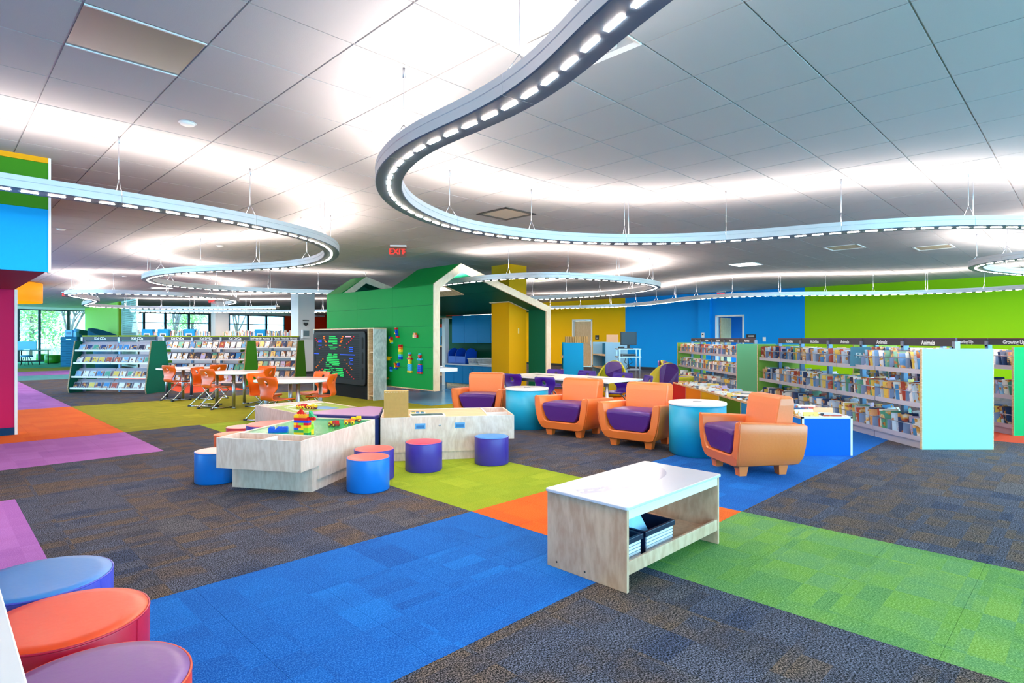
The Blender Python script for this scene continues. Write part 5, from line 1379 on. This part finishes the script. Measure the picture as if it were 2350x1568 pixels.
# the teal book turned to the aisle with its title
o = obj('book', MB().box(-.12, .12, 0, .02, 0, .27), mat('teal_cover', '#14708c', .3), None, (Xs1 - hw1 + .06, Y1 + 1.32, .912), rot=(-.12, 0, -.75)); tag(o, 'teal picture book titled Fly standing upright on the top shelf', 'book')
text('Fly', .1, mat('pale_teal_ink', '#bfe4ea', .5), o, (-.0, -.001, .15), (PI / 2, 0, 0), name='title')
# ---- low browser with coloured side panels
X0, X1, YA, YB = 3.22, 3.78, 6.5, 11.7
lb = thing('book_bin_unit', 'low book bin with rainbow side panels and deep blue end panel', 'bookshelf', (X0, YA, 0), 0)
n = 6; stp = (YB - YA) / n
cols = ['#1478d0', '#1c84c0', '#3f7010', '#e0a818', '#e8821c', '#b01426']
for k in range(n):
    y0, y1 = k * stp, (k + 1) * stp
    obj('side_panel', MB().box(.006, .024, y0 + .01, y1 - .01, .03, .40), paint(cols[k], .4), lb)
    obj('side_frame', MB().box(0, .028, y0 - .009, y0 + .009, 0, .43).box(0, .028, y0, y1, .402, .425).box(0, .028, y0, y1, 0, .028), M_BIRCHX, lb)
    obj('bin_floor', MB().box(.03, X1 - X0 - .03, y0 + .02, y1, .2, .215), M_WHITEP, lb)
    obj('cross_divider', MB().box(.03, X1 - X0 - .03, y1 - .008, y1 + .004, .1, .43), M_WHITEP, lb)
    obj('centre_divider', MB().box(.275, .285, y0, y1, .21, .425), M_WHITEP, lb)
obj('far_side', MB().box(X1 - X0 - .025, X1 - X0, 0, YB - YA, 0, .43), M_WHITEP, lb)
e = obj('end_panel', MB().box(.02, X1 - X0 - .02, -.012, .01, .0, .415), paint('#0a60d4', .35), lb)
obj('end_trim', MB().box(0, .022, -.016, .012, 0, .43).box(X1 - X0 - .022, X1 - X0, -.016, .012, 0, .43).box(0, X1 - X0, -.016, .012, .412, .432), M_WHITE, e)
obj('far_end', MB().box(0, X1 - X0, YB - YA - .01, YB - YA + .01, 0, .43), paint('#b01426'), lb)
SMB = [bookmesh(w, h_, d) for w, h_, d in ((.17, .2, .014), (.2, .19, .01), (.15, .17, .02), (.21, .22, .008))]
M_WCOV = M_COVER
cnt = 0
for k in range(n):
    for side in (0, 1):
        yy = YA + k * stp + .06
        i = 0
        while yy < YA + (k + 1) * stp - .12:
            loc = (X0 + .15 + .27 * side + random.uniform(-.015, .015), yy, .216 + random.uniform(.02, .06)); lean = -math.radians(random.uniform(12, 34)); yaw = random.uniform(-.2, .2)
            if cnt < 72 and i % 2 == 0:
                o = obj('book', random.choice(SMB), None, None, loc, rot=(lean, 0, yaw)); cnt += 1; oi_ = i // 2
                tag(o, '%s board book from near end, %s row, bin behind the %s side panel' % (ORD[oi_], ['left', 'right'][side], ['blue', 'lighter blue', 'green', 'yellow', 'orange', 'red'][k]), 'book', 'board books in low bin section %d' % (k + 1))
            else: add_stuff(random.choice(SMB), Matrix.Translation(loc) @ Matrix.Rotation(yaw, 4, 'Z') @ Matrix.Rotation(lean, 4, 'X'))
            yy += .052; i += 1
for (xx, yy, lab) in ((3.42, 8.55, 'white paper plate craft lying on the low book bin, nearer'), (3.6, 9.05, 'white paper plate craft lying on the low book bin, farther')):
    t = obj('paper_plate', MB().lathe([(.001, 0), (.11, .002), (.15, .016), (.15, .02), (.11, .008), (.001, .006)], 28), M_WHITEP, None, (xx, yy, .452)); tag(t, lab, 'plate')
# ---- CD / DVD display units
def media(label, loc, rz, bays, signs, rows, side_col, perbay, case, kindlabel, grp, bw=.914, rowz=(.1, .37, .70, 1.0), disc=True):
    """A-frame display, front faces local -y, x runs 0..L from its left end"""
    t = thing('media_display', label, 'shelf', (loc[0], loc[1], 0), rz, 'sloping CD and DVD displays')
    L = bays * bw; sm = paint(side_col, .45)
    prof = [(-.05, 0), (.75, 0), (.78, .12), (.58, 1.24), (.12, 1.24), (-.08, .12)]
    for x in (-.03, L):
        p = obj('end_panel', MB().extr(prof, 'x', x, x + .03), sm, t)
        ed = [(y * 1.0, z) for y, z in prof]
        b = MB()
        for i in range(3, 6):
            (a0, c0), (a1, c1) = ed[i], ed[(i + 1) % 6]
            d = Vector((a1 - a0, c1 - c0)).normalized(); nv = Vector((d.y, -d.x)) * -.008
            b.extr([(a0, c0), (a1, c1), (a1 + nv.x, c1 + nv.y), (a0 + nv.x, c0 + nv.y)], 'x', x, x + .03)
        obj('edge_band', b, M_BIRCHX, p)
    for k in range(bays + 1):
        x = min(max(k * bw, .03), L - .03); obj('post', MB().box(x - .025, x + .025, .32, .37, 0, 1.36), M_POST, t)
    cases = []
    for k in range(bays):
        x0, x1 = k * bw + .012, (k + 1) * bw - .012
        s = obj('sign_panel', MB().box(x0, x1, .3, .32, 1.25, 1.345), M_DARKSIGN, t)
        obj('sign_cap', MB().box(x0, x1, .295, .34, 1.345, 1.375), paint('#a4b018'), s)
        obj('sign_clip', MB().box(x0 - .03, x0 + .02, .29, .3, 1.22, 1.33), M_LILAC, s)
        text(signs[k], .088 if len(signs[k]) < 10 else .082, TEXTW, s, ((x0 + x1) / 2, .2985, 1.296), (PI / 2, 0, 0), bold=.002)
        for q, z in enumerate(rowz):
            yf = -.06 + (z / 1.24) * .2
            sh = obj('shelf', MB().extr([(yf, z), (yf + .26, z + .02), (yf + .26, z + .026), (yf, z + .006)], 'x', x0, x1), M_LILAC, t)
            obj('shelf_lip', MB().box(x0, x1, yf - .008, yf, z - .01, z + .03), M_WHITEP, sh)
            obj('back_rest', MB().extr([(yf + .1, z + .02), (yf + .24, z + .22), (yf + .245, z + .22), (yf + .105, z + .02)], 'x', x0, x1), M_LILAC, sh)
            for c in range(perbay):
                cases.append((x0 + (x1 - x0) * (c + .5) / perbay + random.uniform(-.012, .012), yf + .055, z + .016, q, k * perbay + c))
    M = Matrix.Translation((loc[0], loc[1], 0)) @ Matrix.Rotation(rz, 4, 'Z')
    for x, y, z, q, ci in cases:
        p = M @ Vector((x, y, z)); 
        o = thing_mesh(case, kindlabel % (ORD[ci], ['bottom', 'second lowest', 'second highest', 'top', 'top'][min(q + (4 - len(rowz)), 4)]), grp + ' row %d' % (q + 1), p, rz)
        if disc: obj('clip_ring', RINGM, None, o, (0, -.004, 0))
    return t
rg = MB()
pts = [(.045 * math.cos(a), .045 * math.sin(a)) for a in [i * PI / 12 for i in range(13)]] + [(.024 * math.cos(a), .024 * math.sin(a)) for a in [PI - i * PI / 10 for i in range(11)]]
for i in range(12):
    a0, a1 = i * PI / 12, (i + 1) * PI / 12
    rg.extr([(.045 * math.cos(a0), .045 * math.sin(a0)), (.045 * math.cos(a1), .045 * math.sin(a1)), (.024 * math.cos(a1), .024 * math.sin(a1)), (.024 * math.cos(a0), .024 * math.sin(a0))], 'y', -.002, 0)
RINGM = rg.mesh('clip_ring', mat('clip_ring_grey', '#b8b4c0', .25))
def case_mesh(w, h_, d):
    m = MB(); m.box(-w / 2, w / 2, 0, d, 0, h_, 1); m.box(-w / 2 + .008, w / 2 - .004, -.001, 0, .01, h_ - .006, 0); return m
CD = case_mesh(.15, .15, .012).mesh('cd_case', [M_COVER, mat('case_white', '#e4e2ea', .25)])
DVD = case_mesh(.145, .2, .016).mesh('dvd_case', [M_COVER, mat('case_black', '#1a1a1e', .3)])
def thing_mesh(me, lab, grp, p, rz):
    o = obj(me.name.split('.')[0], me, None, None, tuple(p), rot=(-math.radians(24), 0, rz)); tag(o, lab, 'CD' if 'cd' in me.name else 'DVD', grp); return o
rzc = math.radians(-7)
TEALG = '#0c6a58'; MIDG = '#3c8a1c'; DKG = '#3a7a14'
media('sloping CD display with dark green ends and Kid CDs signs', (-10.55, 13.98), rzc, 2, ['Kid CDs', 'Kid CDs'], 4, TEALG, 5, CD, '%s white CD case from left on the %s row of the Kid CDs display', 'CD cases on the Kid CDs display', bw=.99)
media('sloping DVD display with green end and Kid DVDs signs', (-9.75, 16.0), math.radians(-4), 3, ['Kid DVDs'] * 3, 5, MIDG, 5, DVD, '%s black DVD case from left on the %s row of the Kid DVDs display', 'DVD cases on the Kid DVDs display', bw=.83, rowz=(.1, .34, .56, .80, 1.02)[1:] if False else (.1, .40, .71, 1.01))
media('sloping movie display with olive green end and Family Friendly Movies signs', (-8.4, 18.0), math.radians(-3), 2, ['Family Friendly Movies'] * 2, 5, DKG, 5, DVD, '%s black DVD case from left on the %s row of the family movies display', 'DVD cases on the movies display', bw=.88, rowz=(.1, .40, .71, 1.01), disc=True)
# ---- long bookcases in the background with blue title boxes on top
def bgcase(x0, x1, y, boxes, label):
    t = thing('bookcase', label, 'bookshelf', (x0, y, 0), 0)
    L = x1 - x0
    obj('body', MB().box(0, L, 0, .03, 0, 1.36).box(0, L, .3, .32, 0, 1.36).box(0, .03, 0, .32, 0, 1.36).box(L - .03, L, 0, .32, 0, 1.36), paint('#b8b4b8'), t)
    for z in (.1, .5, .93, 1.36): obj('shelf', MB().box(0, L, -.25, .55, z, z + .02), M_LILAC, t)
    xx = .05
    while xx < L - .1:
        w = random.uniform(.015, .045); hh = random.uniform(.16, .27)
        if not any(abs(xx - (bx - x0)) < .22 for bx in boxes):
            add_stuff(BKM[0], Matrix.Translation((x0 + xx, y - .12, 1.38)) @ Matrix.Rotation(random.uniform(-.05, .2) if random.random() < .3 else 0, 4, 'Y') @ Matrix.Diagonal((w / .2, 12, hh / .24, 1)))
        xx += w + .004
    for i, bx in enumerate(boxes):
        q = thing('title_box', 'blue shelf top title holder, number %s from left over the kids shelves' % ['one', 'two', 'three', 'four'][bgcase.n], 'sign', (bx, y - .2, 1.38), 0, 'blue title holders on the bookcases'); bgcase.n += 1
        obj('box', MB().box(-.22, .22, 0, .2, 0, .3), paint('#1f86c0'), q, bevel=.006); obj('card', MB().box(-.12, .12, -.006, 0, .02, .13), M_WHITEP, q); obj('print', MB().box(-.09, .09, -.008, -.006, .03, .08), M_BLACK, q)
bgcase.n = 0
bgcase(-15.2, -12.2, 23.8, [-14.75, -14.1, -13.05], 'long background bookcase left of the far column')
bgcase(-12.0, -8.9, 24.3, [-10.4], 'long background bookcase between the two white columns')
tag(obj('far_books', STUFF, [M_COVER, M_PAGES]), 'many small books packed behind the front rows on the shelves', 'books', kind='stuff')

# ================================================================ MIDDLE DISTANCE BITS ON THE RIGHT
# bookshelf with blue end panel by the yellow wall
def endshelf(x, y, rz, pan, wid, L, lab, books=True):
    t = thing('low_bookshelf', lab, 'bookshelf', (x, y, 0), rz)
    obj('end_panel', MB().box(0, wid, -.03, 0, 0, 1.19), paint(pan, .45), t)
    obj('end_panel', MB().box(0, wid, L, L + .03, 0, 1.19), paint(pan, .45), t)
    obj('back', MB().box(wid / 2 - .01, wid / 2 + .01, 0, L, 0, 1.15), paint('#166a94'), t)
    for z in (.08, .42, .80): 
        s = obj('shelf', MB().box(-.03, wid, 0, L, z, z + .02), M_MAPLE, t)
    return t
endshelf(1.28, 14.6, math.radians(-4), '#0fa2dc', .5, 2.0, 'low bookshelf with sky blue end panel before the yellow wall')
for q, z in enumerate((.1, .44, .82)):
    yy = 14.7; bn = 0
    while yy < 16.4:
        w = random.uniform(.02, .04)
        o = obj('book', MB().box(-.1, .1, 0, w, 0, random.uniform(.2, .28)), plast(random.choice(['#8a6a4a', '#c8b48c', '#5c4438', '#a89878', '#6c7c8c', '#d8ccb4']), .5), None, (1.42 + (yy - 14.6) * .07, yy, z + .001)); tag(o, '%s upright book from near end, %s shelf of the sky blue ended bookshelf' % (ORD[bn], ['bottom', 'middle', 'top'][q]), 'book', 'books on the sky blue ended bookshelf, shelf %d' % q)
        yy += w + .05; bn += 1
t = thing('book_row', 'row of tan books standing on top of the sky blue ended bookshelf', 'books', (1.55, 15.4, 1.19), 0)
for k in range(10): obj('volume', MB().box(-.14 + k * .06, -.09 + k * .06, 0, .16, 0, .16), plast('#c49a5c', .6), t)
endshelf(2.62, 16.4, math.radians(2), '#8fc6ea', .62, 2.0, 'low bookshelf with pale blue end panel behind the computer cart')
t = obj('poster_board', MB().box(0, .34, 0, .02, 0, .22), paint('#d8b090'), None, (2.75, 17.0, 1.19)); tag(t, 'small tan display board on top of the pale blue shelf', 'display board')
# computer cart
ct_ = thing('computer_cart', 'silver wheeled cart with open shelves by the pale blue shelf', 'cart', (2.68, 14.6, 0), 0)
for xx in (0, .5):
    for yy in (0, .42):
        obj('post', MB().box(xx, xx + .03, yy, yy + .03, .06, 1.02), M_STEEL, ct_)
        obj('caster', MB().lathe([(.001, -.012), (.03, -.012), (.03, .012), (.001, .012)], 14), M_BLACK, ct_, (xx + .015, yy + .015, .03), rot=(0, PI / 2, 0))
for z in (.16, .5, .82, 1.02): obj('shelf', MB().box(-.02, .55, -.02, .47, z, z + .025), M_STEEL, ct_)
cab = MB()
for k in range(3): cab.tube([(.2 + .06 * k, .2, .8), (.15 + .1 * k, .1, .7), (.3 - .05 * k, .12, .6), (.25, .2, .53), (.2 + .05 * k, .15, .53)], .008, 5)
obj('cables', cab, M_BLACK, ct_)
mo = thing('monitor', 'black flat monitor standing on the silver cart', 'monitor', (2.68 + .26, 14.75, 1.046), 0)
obj('screen_case', MB().box(-.2, .2, -.03, .03, .08, .42), M_BLACK, mo, bevel=.006); obj('screen', MB().box(-.185, .185, -.032, -.03, .1, .405), mat('screen_off', '#0a2c44', .35), mo)
obj('stand', MB().box(-.03, .03, 0, .03, .0, .1).box(-.11, .11, -.08, .1, 0, .012), M_BLACK, mo)
d_ = obj('media_player', MB().box(0, .36, 0, .28, 0, .06), mat('device_grey', '#5c7484', .4), None, (2.76, 14.68, .846), bevel=.005); tag(d_, 'flat grey media player on the upper shelf of the cart', 'media player')
obj('front_panel', MB().box(.03, .33, -.003, 0, .015, .045), M_BLACK, d_)
d_ = obj('router', MB().box(0, .14, 0, .1, 0, .05), M_BLACK, None, (2.68, 14.65, 1.046), bevel=.005); tag(d_, 'small black box beside the monitor on the cart', 'device')
# service desk glimpsed through the play house
t = thing('service_desk', 'dark fronted desk with wooden top behind the play house', 'desk', (-3.2, 20.3, 0), 0)
obj('front', MB().box(0, 2.2, 0, .05, .12, 1.0), paint('#3a3440'), t); obj('plinth', MB().box(.02, 2.18, .02, .05, 0, .12), M_BIRCHX, t); obj('top', MB().box(-.05, 2.25, -.1, .6, 1.0, 1.04), M_MAPLE, t)
for k in range(3):
    q = thing('desk_monitor', ['left', 'middle', 'right'][k] + ' dark screen on the service desk seen through the house', 'monitor', (-2.9 + k * .62, 20.5, 1.04), .2, 'screens on the service desk')
    obj('case', MB().box(-.2, .2, 0, .04, .06, .34), M_BLACK, q); obj('stand', MB().box(-.08, .08, 0, .1, 0, .08), M_BLACK, q)
t = thing('tall_bookcase', 'tall teal sided bookcase of books beyond the service desk', 'bookshelf', (-3.4, 24, 0), 0)
obj('side', MB().box(0, .8, 0, .3, 0, 1.75), paint('#1f6f94'), t)
for z in (.5, .9, 1.3):
    obj('shelf', MB().box(.8, 2.2, 0, .3, z, z + .03), M_MAPLE, t)
    for k in range(24): obj('volume', MB().box(.82 + k * .056, .86 + k * .056, 0, .2, z + .03, z + .03 + random.uniform(.22, .32)), plast(random.choice(['#d8ccb4', '#b0a08c', '#7a8a94', '#c4b8a8', '#8a5a48']), .6), t)
# ================================================================ FAR LEFT READING CORNER
TEAL = vinyl('#0f5f84')
def tealpod(px, Y_, r, hh, lab, tilt):
    x, y = (px - PCX) / F * Y_, Y_; t = thing('teal_pod', lab, 'pod seat', (x, y, 0), 0, 'teal pod seats by the far window')
    b = MB(); n = 30; vs = []
    for z, k in ((0, 1), (.3, 1)):
        vs += [(r * math.cos(2 * PI * i / n), r * math.sin(2 * PI * i / n), z) for i in range(n)]
    vs += [(r * 1.02 * math.cos(2 * PI * i / n), r * 1.02 * math.sin(2 * PI * i / n), hh - tilt * (math.cos(2 * PI * i / n) + 1) / 2) for i in range(n)]
    fs = [(k * n + i, k * n + (i + 1) % n, (k + 1) * n + (i + 1) % n, (k + 1) * n + i) for k in range(2) for i in range(n)]
    b.add(vs, fs, 0, True); o = obj('shell', b, TEAL, t); so = o.modifiers.new('s', 'SOLIDIFY'); so.thickness = .06
    obj('seat', MB().lathe([(r - .08, .3), (r - .1, .42), (.001, .43)], 28), vinyl('#1a7aa0'), t)
tealpod(207, 28.4, .62, 1.75, 'teal high backed pod seat left of the two above the CD sign', .55)
tealpod(241, 25.9, .62, 1.75, 'teal high backed pod seat right of the two above the CD sign', .5)
tealpod(176, 30.6, .36, 1.72, 'teal tub seat behind the teal drawer tower', .3)
x, y = G(160, 842)
t = thing('drawer_tower', 'tall teal tower of drawers by the far left window', 'cabinet', (x - .42, y, 0), .1)
obj('body', MB().box(0, .72, 0, .6, 0, 1.38), paint('#0f5f88', .4), t)
for k in range(6): 
    d = obj('drawer', MB().box(.02, .7, -.02, 0, .05 + k * .22, .25 + k * .22), paint('#0f6a94', .4), t, bevel=.006); obj('pull', MB().box(.25, .47, -.035, -.02, .15 + k * .22, .17 + k * .22), M_STEEL if k == 5 else paint('#0b4c70'), d)
q = thing('blue_toy_robot', 'light blue boxy toy on top of the teal tower', 'toy', (x - .1, y + .25, 1.38), .1)
obj('body', MB().box(-.24, .12, -.12, .12, 0, .32), plast('#4aa6e0'), q, bevel=.02); obj('arm', MB().box(.14, .26, -.1, .1, .0, .22).lathe([(.1, .22), (.12, .28), (.1, .36), (.001, .37)], 16, 0, .2, 0), plast('#5cb4ea'), q); obj('face', MB().box(-.16, .04, -.125, -.12, .1, .22), plast('#1a5c94'), q)
def ott(px, py, w, hgt, col, lab):
    x, y = G(px, py); t = thing('ottoman', lab, 'ottoman', (x, y, 0), 0, 'ottomans by the far left window')
    obj('body', MB().lathe([(w - .02, .03), (w, .06), (w, hgt - .02), (w - .02, hgt)], 24), vinyl(col), t); obj('top', MB().lathe([(w - .02, hgt), (w - .04, hgt + .01), (.001, hgt + .015)], 24), vinyl('#7aa868'), t); obj('base', MB().lathe([(w * .6, 0), (w * .6, .03)], 20), M_BLACK, t)
ott(122, 834, .36, .43, '#2f8a10', 'grass green ottoman in front by the far window'); ott(98, 830, .3, .43, '#2f8a10', 'grass green ottoman behind and left by the far window')
x, y = G(64, 838)
t = thing('reading_desk', 'thin legged desk by the far left window', 'desk', (x - .8, y, 0), .1)
obj('top', MB().box(-.4, 1.35, 0, .7, .7, .73), paint('#4a6a68'), t)
for xx in (.0, 1.25):
    for yy in (.05, .65): obj('leg', MB().tube([(xx, yy, 0), (xx, yy, .7)], .025, 8), M_BLACK, t)
q = thing('desk_screen', 'pale blue screen panel on the thin legged desk', 'screen', (x - .3, y + .4, .73), .1)
obj('panel', MB().box(-.5, .35, 0, .04, 0, .42), paint('#7cc4e8'), q); obj('foot', MB().box(-.2, .1, -.05, .1, 0, .02), M_STEEL, q)
q = thing('desk_chair', 'low blue chair at the thin legged desk', 'chair', (x + .15, y - .25, 0), .4)
obj('seat', MB().lathe([(.001, .4), (.24, .4), (.26, .44), (.22, .48), (.001, .49)], 20), plast('#2c7cb0'), q)
for k in range(4): obj('leg', MB().tube([(.1 * math.cos(k * PI / 2), .1 * math.sin(k * PI / 2), .42), (.24 * math.cos(k * PI / 2), .24 * math.sin(k * PI / 2), 0)], .015, 6), M_BLACK, q)
for k in range(2):
    x, y = G(228 + k * 18, 834)
    q = obj('display_book', MB().box(-.2, .2, 0, .03, 0, .42), mat('display_cover_%d' % k, ['#1c3a2c', '#244a24'][k], .4, vary=.6, bscale=8), None, (x, y + 1.0, 1.62), rot=(-.2, 0, 0)); tag(q, ['dark', 'green'][k] + ' book displayed above the teal pod seats', 'book')
q = thing('display_stand', 'shelf stand behind the teal pods holding displayed books', 'shelf', (G(245, 834)[0], G(245, 834)[1] + 1.0, 0), 0)
obj('body', MB().box(-.8, 1.2, -.05, .3, 0, 1.62), paint('#e8f2f2'), q); obj('ledge', MB().box(-.8, 1.2, -.1, -.05, 1.5, 1.56), M_WHITEP, q)
